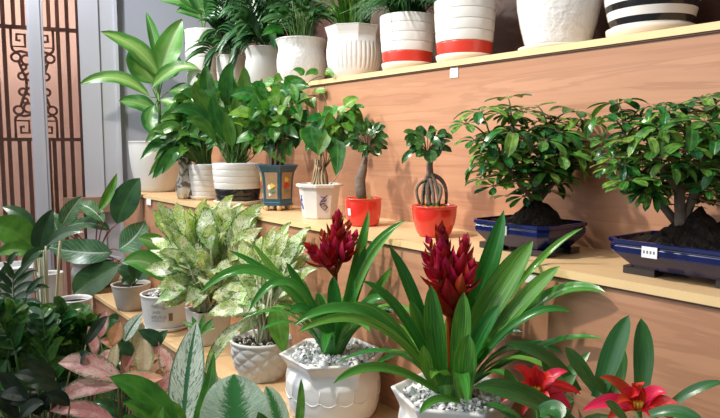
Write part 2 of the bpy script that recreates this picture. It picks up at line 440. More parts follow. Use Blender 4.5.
def motif(sx, sgn):             # sx: outer edge of the motif column, running toward sgn
    w_ = .085
    r_ = .0072
    for vs in (1, -1):
        def q(a, b): return (sx+sgn*a*w_, zc+vs*hh*b)
        wtube(fw, [q(.0, .98), q(.0, .66), q(.75, .66), q(.75, .88), q(.30, .88), q(.30, .77), q(.5, .77)], r_, oL)
        for (a0, b0, rr) in ((.22, .47, .022), (.78, .43, .024), (.60, .30, .013), (.5, .14, .018), (.92, .13, .019)):
            c_ = q(a0, b0)
            wtube(fw, [(c_[0]+rr*math.cos(t), c_[1]+rr*math.sin(t)) for t in [2*PI*k/14 for k in range(15)]], r_*.9, oL, 5)
        wtube(fw, [q(.0, .66), q(.05, .60), q(.22, .56), q(.5, .58), q(.8, .56), q(1.0, .48)], r_, oL, 5)
        wtube(fw, [q(.35, .40), q(.45, .30), q(.55, .22), q(.7, .1), q(.72, .0)], r_, oL, 5)
motif(ls(12), 1); motif(ls(54), -1)
fw.build('fretwork', M['lattice'], sc)
mb = MB()
g = NT('window glass'); gl = g.n('ShaderNodeBsdfGlossy'); gl.inputs['Roughness'].default_value = .02
tr = g.n('ShaderNodeBsdfTransparent'); frn = g.n('ShaderNodeFresnel'); frn.inputs[0].default_value = 1.4
mx = g.n('ShaderNodeMixShader'); g.put(mx.inputs[0], frn.outputs[0]); g.put(mx.inputs[1], tr.outputs[0]); g.put(mx.inputs[2], gl.outputs[0])
M['glass'] = g.fin(mx.outputs[0])
wbox(mb, -2.0, sB, .0, .004, .95, 2.9); struct('window_1', mb, M['glass'])
sz = lz(70, 199)
mb = MB(); wbox(mb, ls(57), sA-.06, .03, .06, sz-.07, sz+.012); struct('trim_2', mb, M['sill'])

# ---------- stepped stand
st = thing('display_stand', 'stepped wooden display stand with pale shelf boards and laminate fronts', 'shelving', (X1, 1.4, 0))
YJ = at_px(325, X3, 1.5).y
def riser(x, z0, z1, ya, yb):
    z1 += .006
    mb = MB(); mb.box((x, ya, z0), (x+.018, yb, z1)); return mb.build('riser', M['wood'], st)
riser(X0, 0, Z0-.02, YA, YB+.2); riser(X1, Z0, Z1-.02, YA, YB)
YJ2 = at_px(588, X2, 1.0).y
rb = riser(X2, Z1, Z2-.02, YA, YB)
ra = riser(X3, Z2, Z3-.02, YA, YJ-.0022); rc = riser(X3, Z2, Z3-.02, YJ+.0022, YB+.02)
mb = MB(); mb.box((X3+.001, YJ-.0022, Z2), (X3+.016, YJ+.0022, Z3-.014)); mb.build('panel_seam', M['joint'], st)
for x, xb, z, yb in ((X0, X1, Z0, YB+.2), (X1, X2, Z1, YB), (X2, X3, Z2, YB), (X3, X4, Z3, YB+.02)):
    mb = MB(); mb.box((x-.004, YA, z-.014), (xb+.018, yb, z)); sh = mb.build('shelf_board', M['tread'] if x > X0 else M['dark_panel'], st)  # low step board takes a darker colour to stand in for shade
    mb = MB(); mb.box((x-.007, YA, z-.0145), (x-.004, yb, z+.0012)); mb.build('edge_band', M['trim'], sh)
    mb = MB(); mb.box((x-.0045, YA, z-.0185), (x-.0005, yb, z-.0145)); mb.build('dark_edge_strip', M['joint'], sh)  # thin dark strip just below the edge band
mb = MB(); mb.box((X2, YB, Z1), (X3, YB+.016, Z2-.021)); mb.box((X1, YB, 0), (X2, YB+.016, Z1-.021)); mb.box((X3, YB+.02, 0), (X4, YB+.036, Z3-.021))
mb.build('end_panel', M['wood'], st)
def riser_sticker(par, px, py, x, w, h):
    r = ray(px, py); p = C0 + r*(x/r.x)
    mb = MB(); mb.box((x-.0022, p.y-w/2, p.z-h/2), (x-.0002, p.y+w/2, p.z+h/2)); mb.build('price_sticker', M['sticker'], par)
riser_sticker(ra, 454.5, 71.5, X3, .031, .034)
riser_sticker(rb, 149, 202, X2-.006, .06, .028)
riser_sticker(rb, 533, 277, X2, .034, .026)

# ------------------------------------------------------------------ pots
class Pot: pass
def pot_at(px, X, z0, ytop):
    q = Pot(); q.c = at_px(px, X, z0+.0006); q.k = dep(q.c+V((0, 0, .08)))/FPX
    q.h = z_at(q.c, ytop)-q.c.z; q.top = q.c+V((0, 0, q.h)); q.D = dep(q.top); q.px = px
    return q
def pot_d(px, D, z0, h, k=1):    # pot on the low step, by depth
    p = W(px, 340, D); q = Pot(); q.c = V((p.x, p.y, z0+.0006)); q.k = D/FPX; q.h = h; q.top = q.c+V((0, 0, h)); q.D = D; q.px = px
    return q
def profile(rt, rb, h, shape='straight', lip=.006, soil=.012, wall=.008):
    """outer profile bottom to top as (r, z), then the inner wall down to the soil"""
    P = []
    if shape == 'straight':
        for i in range(9): t = i/8; P.append((rb+(rt-rb)*t, h*t))
    elif shape == 'bowl':
        for i in range(13):
            t = i/12; P.append((rb+(rt-rb)*(1-(1-t)**2.2), h*t))
    elif shape == 'vase':
        for i in range(15):
            t = i/14; P.append((rb+(rt-rb)*(math.sin(t*PI*.5)**.8), h*t))
    elif shape == 'jar':         # body bulges, waist under a flared collar
        for t, r in ((0, .72), (.03, .75), (.12, .85), (.26, .95), (.42, 1.0), (.58, 1.0), (.70, .97), (.77, .935), (.82, .93), (.88, .955), (.95, 1.0), (1, 1.03)):
            P.append((rt*r, h*t))
    P = [(P[0][0]*.93, 0), (P[0][0], .003)] + P[1:]
    P += [(P[-1][0]+lip*.3, h+.002), (P[-1][0]-wall*.5, h+.0045), (P[-1][0]-wall, h+.001)]
    ri = P[-1][0]
    P += [(ri*.99, h-soil*.5), (ri*.97, h-soil-.004)]
    return P, ri*.975
def soil_disc(c, r, z, mat, parent, name='soil', bump=.006, n=28, rings=7, seed=0, mod=None):
    mb = MB(); rows = []
    for i in range(rings+1):
        q = r*(1-i/rings)
        rows.append([c+V((q*(mod(a) if mod else 1)*math.cos(a), q*(mod(a) if mod else 1)*math.sin(a), z + bump*noise.noise(V((q*60*math.cos(a), q*60*math.sin(a), seed)))*(0 if i == 0 else 1) + bump*.8*(i/rings))) for a in (2*PI*k/n for k in range(n))])
    mb.grid(rows, True); mb.face([len(mb.v)-n+k for k in range(n)])
    return mb.build(name, mat, parent)
def hexmod(n, rot):
    def f(a):
        b = (a-rot) % (2*PI/n) - PI/n
        return math.cos(PI/n)/math.cos(b)
    return f
def pebbles(c, r, z, parent, n, size, seed=1, mod=None, mat='pebble', name='pebbles'):
    rg = random.Random(seed); mb = MB()
    for _ in range(n):
        a = rg.random()*2*PI; q = r*math.sqrt(rg.random())*.93*(mod(a) if mod else 1)
        s_ = size*rg.uniform(.6, 1.15); p = c+V((q*math.cos(a), q*math.sin(a), z+rg.uniform(-.1, .9)*size))
        Rm = Matrix.Rotation(rg.random()*6, 3, V((rg.random()-.5, rg.random()-.5, rg.random()-.5)).normalized())
        sx, sy, sz_ = rg.uniform(.8, 1.25), rg.uniform(.7, 1.0), rg.uniform(.55, .8)
        rows = []
        for i in range(1, 5):
            th = PI*i/5
            rows.append([p + Rm @ V((s_*sx*math.sin(th)*math.cos(2*PI*k/7), s_*sy*math.sin(th)*math.sin(2*PI*k/7), s_*sz_*math.cos(th))) for k in range(7)])
        b = len(mb.v); mb.grid(rows, True); mb.face([b+k for k in range(7)]); mb.face([len(mb.v)-7+k for k in range(7)][::-1])
    o = mb.build(name, M[mat], parent); o['kind'] = 'stuff'; return o
def saucer(c, r, h, mat, parent):
    mb = MB(); mb.lathe(c, [(r*.86, 0), (r*.92, .001), (r, h*.7), (r*1.01, h), (r*.97, h+.001), (r*.93, h*.8), (r*.5, h*.78), (.0005, h*.78)], 40)
    return mb.build('saucer', M[mat], parent)
def patch(mb, c, fr_, zr, fa, n=6, off=.0008, m=0):
    """curved decal on a round pot: fr_(z) radius, zr heights, fa angles"""
    rows = []
    for i in range(4):
        z = zr[0]+(zr[1]-zr[0])*i/3; r = fr_(z)+off
        rows.append([c+V((r*math.cos(a), r*math.sin(a), z)) for a in (fa[0]+(fa[1]-fa[0])*k/n for k in range(n+1))])
    mb.grid(rows, False, m)
def camang(p): d = C0-p; return math.atan2(d.y, d.x)

def ringed(q, wt, wb, n, band=None, mat='white', bandmat='redband', first=None, par=None):
    """pot of stacked rings, optional painted bands (fractions of the height)"""
    rt, rb, h = wt*q.k/2, wb*q.k/2, q.h
    P = []; mi = []
    for i in range(n):
        f0 = first or 1/n; g0 = (1-f0)/(n-1)
        t0, t1 = (0, f0) if i == 0 else (f0+g0*(i-1), f0+g0*i)
        for j, (tt, g_) in enumerate(((.0, -.0036), (.02, -.001), (.05, 0), (.09, .0002), (.5, .0004), (.91, .0002), (.95, 0), (.98, -.001), (.998, -.0036))):
            t = t0+(t1-t0)*tt
            r = rb+(rt-rb)*(1-(1-min(1, t*1.02))**1.7)
            P.append((r+g_, h*t))
            mi.append(1 if band and any(a <= t < b for a, b in band) else 0)
    P.append((P[-1][0]-.001, h)); mi.append(0)
    P.append((P[-1][0]-.005, h+.002)); mi.append(0); P.append((P[-1][0]-.004, h-.002)); mi.append(0)
    ri = P[-1][0]-.001; P.append((ri, h-.016)); mi.append(0)
    mb = MB(); mb.lathe(q.c, P, 48, None, 0, mi[:-1]+[0])
    o = mb.build('pot', [M[mat], M[bandmat]], par)
    q.ri = ri; q.sz = h-.014
    soil_disc(q.c, ri, q.sz, M['soil'], par)
    return o

def round_pot(q, wt, wb, shape, mat, par, n=48, mod=None, rot=0, soilmat='soil', lip=.006, soil=.014, wall=.008, sname='soil', nosoil=False):
    P, ri = profile(wt*q.k/2, wb*q.k/2, q.h, shape, lip, soil, wall)
    mb = MB(); mb.lathe(q.c, P, n, mod, rot, 0, n > 8)
    o = mb.build('pot', M[mat], par); q.ri = ri; q.sz = q.h-soil; q.P = P
    if not nosoil: soil_disc(q.c, ri*.99, q.sz, M[soilmat], par, sname)
    return o

# ------------------------------------------------------------------ generic plants
def tuft(par, q, n, lmat, hgt, spread, wid, prof='lance', blade=.6, droop=.3, rnd_=None, smat='stalk', seed=1, name='leaves', r0=.0022, lean=(0, 0), up=.7, cam_=.4, nv=8):
    """leaves on upright stalks from the middle of a pot (peace lilies and the like); sizes in metres"""
    rg = random.Random(seed); lm = MB(); sm = MB()
    base = q.c+V((0, 0, q.sz))
    for i in range(n):
        a = i*2.39996+rg.random()*.7; f = math.sqrt((i+.6)/n)
        b = base+V((math.cos(a), math.sin(a), 0))*q.ri*.45*rg.random()
        H = hgt*(1.0-.45*f*f)*rg.uniform(.75, 1.1); S = spread*f*rg.uniform(.7, 1.1)
        dirv = V((math.cos(a), math.sin(a), 0))
        mid = b+dirv*S*.35+V((0, 0, H*(1-blade*.5)))
        tip = b+dirv*S*(1.0+droop*.4)+V((0, 0, H*(1-droop*f)))+V((lean[0], lean[1], 0))*H
        s_ = stem(sm, b, mid, r0, r0*.7, V((0, 0, H*.06)))
        m2 = (mid+tip)*.5+V((0, 0, (tip-mid).length*.16))
        nr = (V((0, 0, up))+dirv*-.25+(C0-mid).normalized()*cam_).normalized()
        leaf(lm, bez(clampp(mid), m2, tip, nv), wid*rg.uniform(.75, 1.15), nr, prof, .25, rg.random(), wave=.03)
    sm.build('stalks', M[smat], par); return lm.build(name, M[lmat], par)

def grass(par, q, n, lmat, hgt, spread, wid, seed=1, name='leaves', droop=.5):
    rg = random.Random(seed); lm = MB(); base = q.c+V((0, 0, q.sz))
    for i in range(n):
        a = rg.random()*2*PI; f = math.sqrt(rg.random())
        d = V((math.cos(a), math.sin(a), 0)); b = base+d*q.ri*.7*rg.random()
        H = hgt*rg.uniform(.55, 1.1)
        m_ = b+d*spread*f*.3+V((0, 0, H*.62)); tip = b+d*spread*f*rg.uniform(.8, 1.2)+V((0, 0, H*(1-droop*f)))
        leaf(lm, bez(b, m_, tip, 8), wid*rg.uniform(.7, 1.2), (V((0, 0, .6))+(C0-m_).normalized()*.5-d*.3), 'narrow', .3, rg.random(), 2)
    return lm.build(name, M[lmat], par)

def palm(par, q, n, lmat, hgt, spread, llen, lw, seed=1, smat='stalk'):
    rg = random.Random(seed); lm = MB(); sm = MB(); base = q.c+V((0, 0, q.sz))
    for i in range(n):
        a = i*2.39996+rg.random()*.5; f = math.sqrt((i+.7)/n); d = V((math.cos(a), math.sin(a), 0))
        b = base+d*q.ri*.4*rg.random(); H = hgt*(1-.35*f)*rg.uniform(.75, 1.1)
        m_ = b+d*spread*f*.45+V((0, 0, H*.75)); tip = b+d*spread*f*1.15+V((0, 0, H*(1-.35*f)))
        pts = [clampp(p) for p in bez(b, m_, tip, 12)]
        sm.tube(pts, [.0026*(1-.06*k) for k in range(13)], 5)
        for k in range(4, 13):
            for sd in (-1, 1):
                t = (pts[min(k+1, 12)]-pts[k-1]).normalized(); s_ = t.cross(V((0, 0, 1)))
                if s_.length < .05: s_ = V((1, 0, 0))
                s_.normalize()
                L = llen*rg.uniform(.7, 1.1)*(1-.35*abs(k-8)/5)
                v = (t*.75+s_*sd*.75+V((0, 0, .1))).normalized()
                e = pts[k]+v*L+V((0, 0, -L*.35)); mm = pts[k]+v*L*.5+V((0, 0, L*.02))
                leaf(lm, bez(pts[k], mm, e, 5), lw*rg.uniform(.8, 1.1), V((0, 0, 1))+(C0-e).normalized()*.4, 'narrow', .3, rg.random(), 2)
    sm.build('stalks', M[smat], par); return lm.build('leaves', M[lmat], par)

def px_leaves(par, D, specs, mat, name='leaves', **kw):
    mb = MB()
    for s_ in specs:
        s_ = list(s_); k = dict(kw)
        if isinstance(s_[-1], dict): k.update(s_.pop())
        PL(mb, D, *s_, **k)
    return mb.build(name, M[mat], par)

def palm_px(par, q, b, tips, ll, lw, seed):
    rg = random.Random(seed); lm = MB(); sm = MB(); D = q.D; base = q.c+V((0, 0, q.sz))
    for (x, y) in tips:
        d = rg.uniform(-.09, .06); p1 = W(x, y, D+d); f = abs(x-b[0])/60
        m_ = W((x+b[0])/2, (y+b[1])/2-14*f, D+d*.5)
        pts = [clampp(p) for p in bez(base, m_, p1, 12)]
        sm.tube(pts, [.0024*(1-.06*k) for k in range(13)], 5)
        for k in range(3, 13):
            t = (pts[min(k+1, 12)]-pts[k-1]).normalized()
            s_ = t.cross((C0-pts[k]).normalized()*.7+V((0, 0, .5))).normalized()
            for sd in (-1, 1):
                L = ll*D/FPX*rg.uniform(.7, 1.1)*(1-.3*abs(k-8)/5)
                v = (t*.8+s_*sd*.7+(C0-pts[k]).normalized()*.15).normalized()
                e = pts[k]+v*L+V((0, 0, -L*.38)); mm = pts[k]+v*L*.5+V((0, 0, L*.03))
                leaf(lm, bez(pts[k], mm, e, 5), lw*D/FPX*rg.uniform(.8, 1.2), V((0, 0, 1))+(C0-e).normalized()*.6, 'narrow', .3, rg.random(), 2)
    sm.build('stalks', M['stalk'], par); return lm.build('leaves', M['l_palm'], par)

# ================================================================== TOP SHELF
def vase_saucer(par, q, w, h, mat='cream'):
    saucer(q.c, w*q.k/2, h, mat, par); q.c = q.c+V((0, 0, h*.8)); q.h -= h*.8
G3 = 'potted plants along the top shelf'
# ringed white pot at the far end
q = pot_at(205, 1.425, Z3, 31)
t = thing('potted_dieffenbachia', 'ringed white pot with a broad pale-edged plant, far left end of the top shelf', 'potted plant', q.c)
ringed(q, 38, 30, 5, None, 'white', par=t)
D = q.D
px_leaves(t, D, [(200, 14, 160, 1, 15, 2, -6), (205, 12, 168, -14, 16, -3, -4), (205, 18, 232, -5, 15, 3, -5), (204, 15, 196, -26, 18, -4, 0), (206, 16, 216, -24, 18, 3, -3), (203, 20, 176, 12, 13, 0, -5), (206, 14, 240, -16, 15)], 'l_dieff', n=8)
mb = MB()
for x, y in ((200, 14), (205, 12), (205, 18), (204, 15), (206, 16), (203, 20), (206, 14)): stem(mb, q.c+V((0, 0, q.sz-.004)), W(x, y, D), .005, .003)
mb.build('stalks', M['stalk'], t)
px_leaves(t, D, [(206, 18, 240, -3, 15, 0, -2, -.05, -.1)], 'l_lime', 'new_leaf', n=8)
# small white pot with a palm
q = pot_at(232, 1.40, Z3, 57)
t = thing('potted_palm', 'small plain white pot with drooping dark palm fronds, behind the tall peace lily leaves', 'potted plant', q.c, 'dark palms on the top shelf')
round_pot(q, 30, 22, 'bowl', 'white', t)
palm_px(t, q, (232, 56), [(208, 54), (218, 0), (240, -12), (228, 18), (256, 6), (214, 30), (224, 40), (246, 30), (222, -14), (236, 26)], 30, 5.5, 3)

q = pot_at(264, 1.41, Z3, 49)
t = thing('potted_palm', 'grey-white waisted pot with a dense dark palm, beside the small plain white pot', 'potted plant', q.c, 'dark palms on the top shelf')
round_pot(q, 37, 28, 'jar', 'grey_m', t)
palm_px(t, q, (264, 48), [(292, 26), (300, 6), (280, -12), (252, -16), (236, 8), (228, 34), (296, 42), (262, 4), (246, 24), (278, 20), (266, -20), (240, -8), (288, -4), (254, 36), (274, 34), (236, 46)], 28, 6, 5)
# ornate bowl
q = pot_at(302, 1.415, Z3, 41)
t = thing('potted_peace_lily', 'round white ornate pot with flared rim and leafy green plant on the top shelf', 'potted plant', q.c)
round_pot(q, 50, 36, 'jar', 'white_b', t)
tuft(t, q, 70, 'l_palm', .25, .13, .030, 'lance', .55, .4, seed=4, r0=.0018)
px_leaves(t, q.D, [(322, 20, 340, 8, 8, 0, -3, -.05, -.06), (318, 18, 336, 24, 7, 2, -5, -.05, -.06), (310, 22, 326, 4, 9, 0, -3, -.05, -.05), (288, 18, 272, 8, 9, 0, -4, -.04, -.05), (284, 34, 262, 36, 10, 0, -6, -.04, -.06)], 'l_heart', 'front_leaves')
mb = MB(); pts = stem(mb, W(290, 40, q.D-.02), W(280, 18, q.D-.04), .0015, .001)
mb.build('dry_twig', M['straw'], t)
# fluted pot
q = pot_at(354, 1.42, Z3, 29)
t = thing('potted_grass', 'white fluted faceted pot with bright grassy leaves, left of the smaller red-banded pot', 'potted plant', q.c)
P, ri = profile(55*q.k/2, 42*q.k/2, q.h, 'jar', .006, .014)
Q = []
for (a, b), (c, d) in zip(P[:-1], P[1:]):
    for k in range(4 if d > b else 1): Q.append((a+(c-a)*k/4, b+(d-b)*k/4))
P = Q+[P[-1]]
def flute(a, i, z, h=q.h): e_ = min(1, max(0, (z/h-.66)/.16)); return (1+(hexmod(8, .3)(a)*1.03-1)*e_)*(1-(.03*max(0, math.cos(a*36)) if .22*h < z < .70*h else 0))
mb = MB(); mb.lathe(q.c, P, 288, flute, .3); mb.build('pot', M['white'], t); q.ri = ri*.92; q.sz = q.h-.014
soil_disc(q.c, ri*.97, q.sz, M['soil'], t, mod=hexmod(8, .3))
grass(t, q, 150, 'l_grass', .22, .11, .009, 6, droop=.35)
# two red banded pots
for px, X, yt, wt, wb, lab, sd, n_ in ((407, 1.405, 17, 55, 48, 'smaller white ringed pot with a red band, left of the larger red-banded one', 8, 5), (464, 1.415, 2, 61, 53, 'larger white ringed pot with a red band, right of the smaller red-banded one', 9, 5)):
    q = pot_at(px, X, Z3, yt)
    t = thing('potted_grass', lab, 'potted plant', q.c, 'red-banded pots on the top shelf')
    vase_saucer(t, q, wb*1.06, .026)
    ringed(q, wt, wb, 5, [(.0, .255)], 'white', 'redband', .255, par=t)
    grass(t, q, 380, 'l_palm', .15, .17 if px < 430 else .11, .006, sd, droop=.95)
# hammered vase
q = pot_at(557, 1.445, Z3, -30)
t = thing('ceramic_vase', 'tall white hammered ceramic vase on a saucer on the top shelf', 'vase', q.c)
vase_saucer(t, q, 76, .016)
rr = 82*q.k/2
prof_ = [(rr*a, q.h*b) for a, b in ((.70, 0), (.74, .005), (.80, .1), (.90, .3), (.98, .52), (1.0, .68), (.97, .82), (.9, .93), (.88, 1.0), (.84, 1.005), (.82, .98), (.84, .9), (.80, .86))]
mb = MB(); mb.lathe(q.c, prof_, 64); mb.build('vase_body', M['white_b'], t)
soil_disc(q.c, rr*.79, q.h*.87, M['soil'], t)
# black and white striped pot
q = pot_at(650, 1.455, Z3, -34)
t = thing('ceramic_pot', 'black and white striped ceramic pot on a cream saucer, right end of the top shelf', 'pot', q.c)
vase_saucer(t, q, 84, .03)
rr = 92*q.k/2; P = []; mi = []
for i in range(41):
    s_ = i/40; P.append((rr*(.80+.2*math.sin(min(1, s_*1.3)*PI/2)), q.h*s_)); b_ = s_*8.6
    mi.append(1 if (.45 < b_ % 2 < 1.3) else 0)
P += [(P[-1][0]-.006, q.h+.002), (P[-1][0]-.010, q.h-.02)]; mi += [0]
mb = MB(); mb.lathe(q.c, P, 64, None, 0, mi[:len(P)-1]); mb.build('pot', [M['white'], M['black']], t)
soil_disc(q.c, P[-1][0], q.h-.018, M['soil'], t)

# ================================================================== MIDDLE SHELF
# tall white pot with dieffenbachia
q = pot_at(158, 1.185, Z2, 142)
t = thing('potted_dieffenbachia', 'tall dieffenbachia with big pale green leaves in the white pot nearest the grey wall', 'potted plant', q.c)
round_pot(q, 53, 38, 'vase', 'white_m', t)
mb = MB()
for r_, zz in ((.021, .35), (.03, .5), (.014, .6)):        # faint relief swirls on the pot
    pass
D = q.D
specs = [(160, 78, 101, 32, 19, 6, -6, 0, -.10), (150, 97, 79, 85, 15, 2, -13, 0, -.08), (158, 64, 146, 12, 11, 2, 0, 0, -.03), (161, 72, 182, 19, 25, -2, 2, .0, -.02),
         (156, 84, 136, 43, 30, -4, 2, .03, .02), (163, 80, 174, 52, 20, 3, 0, .03, .05), (152, 88, 199, 69, 15, -2, -9, -.02, -.06), (158, 112, 119, 101, 18, 0, -3, 0, -.05),
         (168, 92, 196, 108, 18, 4, -7, 0, -.04), (178, 134, 151, 139, 13, 0, -3, -.03, -.09), (150, 72, 128, 60, 16, 0, -4, .05, .06), (160, 100, 183, 128, 15, 6, -6, -.02, -.09), (155, 105, 160, 138, 16, -8, 0, -.03, -.1)]
px_leaves(t, D, [s_ for k, s_ in enumerate(specs) if k not in (2, 3)], 'l_dieff', n=12, wave=.06, nu=6, fold=.3)
px_leaves(t, D, specs[2:4], 'l_new', 'pale_new_leaves', n=12, wave=.05, nu=6, fold=.4)
mb = MB(); b = q.c+V((0, 0, q.sz-.004)); top = W(158, 92, D)
stem(mb, b, top, .010, .007, V((.01, -.01, 0)))
for s_ in specs: stem(mb, b.lerp(top, rng.uniform(.55, 1)), W(s_[0], s_[1], D+(s_[7] if len(s_) > 7 else 0)), .0045, .003)
mb.build('stalks', M['stalk'], t)
# little cream jar
q = pot_at(186, 1.11, Z2, 158)
t = thing('ceramic_jar', 'small cream and brown mottled ceramic jar beside the tall white pot', 'jar', q.c)
r_ = 10*q.k
mj = NT('mottled jar'); nz = mj.noise(mj.objc(), 28, 3, .6, 1.0)
M['mottled'] = mj.fin(mj.pr(mj.mix(mj.ss(nz, .45, .58), (.66, .60, .50), (.14, .09, .07)), .3, .5, None, .3))
mb = MB(); mb.lathe(q.c, [(r_*a, q.h*b) for a, b in ((.7, 0), (.85, .05), (1, .2), (.98, .35), (.75, .52), (.6, .66), (.62, .85), (.75, 1.0), (.7, 1.01), (.55, .86), (.5, .7))], 36)
mb.build('jar_body', M['mottled'], t)
# ringed pot with saucer
q = pot_at(207, 1.175, Z2, 164)
t = thing('potted_peace_lily', 'white ringed pot without a band, leafy plant behind the black-banded pot', 'potted plant', q.c, 'ringed white pots with peace lilies')
vase_saucer(t, q, 32, .016, 'cream')
ringed(q, 34, 28, 6, None, 'white', par=t)
D = q.D
sp = []
rg = random.Random(21)
for i in range(62):
    a = rg.uniform(-.9, 1.5); L = rg.uniform(35, 85)
    tx, ty = 200-L*math.sin(a)*.75, 158-L*math.cos(a)*1.0
    sp.append((200-(200-tx)*.42, 158-(158-ty)*.62, tx, ty+abs(a)*22, rg.uniform(10, 15), (4 if a > 0 else -4), -9, rg.uniform(-.08, .07), rg.uniform(-.13, .08)))
for i in range(40):
    x0, y0 = 200+rg.uniform(-30, 10), 150+rg.uniform(-22, 4); a = rg.uniform(-.6, 1.3)
    sp.append((x0, y0, x0-32*math.sin(a), y0-32*math.cos(a)+abs(a)*8, rg.uniform(8, 12), 2, -5, rg.uniform(-.09, .05), rg.uniform(-.1, .05)))
px_leaves(t, D, sp, 'l_peace', n=8, wave=.03)
mb = MB(); b = q.c+V((0, 0, q.sz-.004))
for s_ in sp: stem(mb, b+V((rg.uniform(-.02, .02), rg.uniform(-.02, .02), 0)), W(s_[0], s_[1], D+s_[7]), .0026, .0018)
mb.build('stalks', M['stalk'], t)
# black banded pot
q = pot_at(238, 1.165, Z2, 163)
t = thing('potted_peace_lily', 'white ringed pot with a black band holding a dense glossy peace lily', 'potted plant', q.c, 'ringed white pots with peace lilies')
vase_saucer(t, q, 47, .018, 'cream')
ringed(q, 49, 42, 6, [(.0, .34)], 'white', 'black', par=t)
D = q.D
sp = [(226, 105, 232, 61, 15, -3, 0, -.03, -.05), (238, 110, 244, 66, 14, 3, 0, -.02, -.03), (240, 128, 262, 78, 13, 4, 0, 0, .02), (215, 110, 206, 64, 15, -3, 0, 0, .02), (220, 128, 193, 84, 16, -5, -5, -.03, -.05), (214, 135, 170, 113, 15, 2, -13, -.05, -.09), (216, 142, 186, 122, 13, 0, -9, -.08, -.12), (245, 130, 272, 95, 13, 5, -5, -.02, -.02), (226, 140, 212, 96, 14, -3, 0, -.08, -.09), (238, 138, 236, 92, 13, 0, 0, -.06, -.07), (250, 142, 270, 125, 11, 0, -6, -.06, -.08), (232, 148, 226, 112, 13, 0, 0, -.09, -.09), (222, 122, 180, 92, 15, 0, -9, .03, .0)]
for i in range(50):
    a = rg.uniform(-.75, 1.0); L = rg.uniform(35, 92)
    tx, ty = 236-L*math.sin(a)*.72, 158-L*math.cos(a)
    sp.append((236-(236-tx)*.4, 158-(158-ty)*.55, tx, ty+abs(a)*18, rg.uniform(9, 14), (4 if a > 0 else -4), -6, rg.uniform(-.03, .07), rg.uniform(-.05, .08)))
for i in range(40):
    x0, y0 = 236+rg.uniform(-20, 20), 155+rg.uniform(-30, 2); a = rg.uniform(-.7, .7)
    sp.append((x0, y0, x0-36*math.sin(a), y0-36*math.cos(a)+abs(a)*5, rg.uniform(8, 12), 2, -4, rg.uniform(-.07, .06), rg.uniform(-.09, .07)))
px_leaves(t, D, sp, 'l_peace', n=8, wave=.03)
mb = MB(); b = q.c+V((0, 0, q.sz-.004))
for s_ in sp: stem(mb, b+V((rg.uniform(-.03, .03), rg.uniform(-.03, .03), 0)), W(s_[0], s_[1], D+s_[7]), .003, .002)
mb.build('stalks', M['stalk'], t)
pebbles(q.c, q.ri, q.sz+.004, t, 40, .006, 5, None, 'stone', 'gravel')

def heart_cloud(par, D, cx, cy, rx, ry, n, size, mat, seed, dz=.06, name='leaves', sm=None, extra=()):
    rg = random.Random(seed); mb = MB()
    for i in range(n):
        a = rg.random()*2*PI; f = math.sqrt(rg.random())
        x, y = cx+rx*f*math.cos(a), cy+ry*f*math.sin(a)
        w_ = size*rg.uniform(.7, 1.25); an = rg.gauss(.1, .8)
        dx, dy = w_*1.15*math.sin(an)+.25*(x-cx), w_*1.15*math.cos(an)*rg.choice((1, .9, .6, -.2))
        d = rg.uniform(-dz, dz)*math.sqrt(max(.1, 1-f*f))
        PL(mb, D, x, y, x+dx, y+dy, w_, rg.uniform(-2, 2), -2, d, d-rg.uniform(-.01, .03), prof='heart', n=6, rnd=rg.random(), roll=rg.uniform(-35, 35), fold=.3)
        if sm is not None: stem(sm, W(x, y, D+d), W(cx+(x-cx)*.3, cy+ry*.7+(y-cy)*.15, D+d*.3), .0011, .0016, n=3, sides=4)
    for e in extra:
        e = list(e); k = {}
        if isinstance(e[-1], dict): k = e.pop()
        PL(mb, D, *e, prof='heart', fold=.3, n=8, **k)
    return mb.build(name, M[mat], par)
# teal hexagonal pot
q = pot_at(277, 1.185, Z2, 165)
t = thing('ficus_bonsai', 'teal hexagonal pot with painted flower panels and bushy green plant', 'potted plant', q.c)
ca = camang(q.c); rot = ca-PI/6-.35      # a face edge just right of the middle, as in the photo
q.c = q.c+V((0, 0, .018)); q.h -= .018
kk = q.k/2
pr_ = [(31*kk*1.06, 0), (31*kk*1.06, .012), (32*kk, .014), (32.5*kk, q.h*.3), (34*kk, q.h*.6), (37*kk, q.h*.82), (43*kk, q.h*.95), (46*kk, q.h), (44*kk, q.h+.002), (40*kk, q.h), (38*kk, q.h-.012)]
mb = MB(); mb.lathe(q.c, pr_, 6, None, rot, 0, False); po = mb.build('pot', M['teal'], t)
q.ri = 37*kk; q.sz = q.h-.012
mb = MB(); mb.lathe(q.c, [(37.9*kk, q.sz-.003), (37.9*kk, q.sz), (.001, q.sz+.012)], 6, None, rot); mb.build('soil', M['soil'], t)
for i in range(6):
    a = rot+2*PI*i/6; c_ = q.c+V((math.cos(a)*26*kk, math.sin(a)*26*kk, -.018))
    mb = MB(); mb.lathe(c_, [(.006, 0), (.009, .006), (.012, .0185)], 10); mb.build('foot', M['foot'], t)
def face_frame(i):
    a0, a1 = rot+2*PI*i/6, rot+2*PI*(i+1)/6; am = (a0+a1)/2
    return am, V((-math.sin(am), math.cos(am), 0)), V((math.cos(am), math.sin(am), 0))
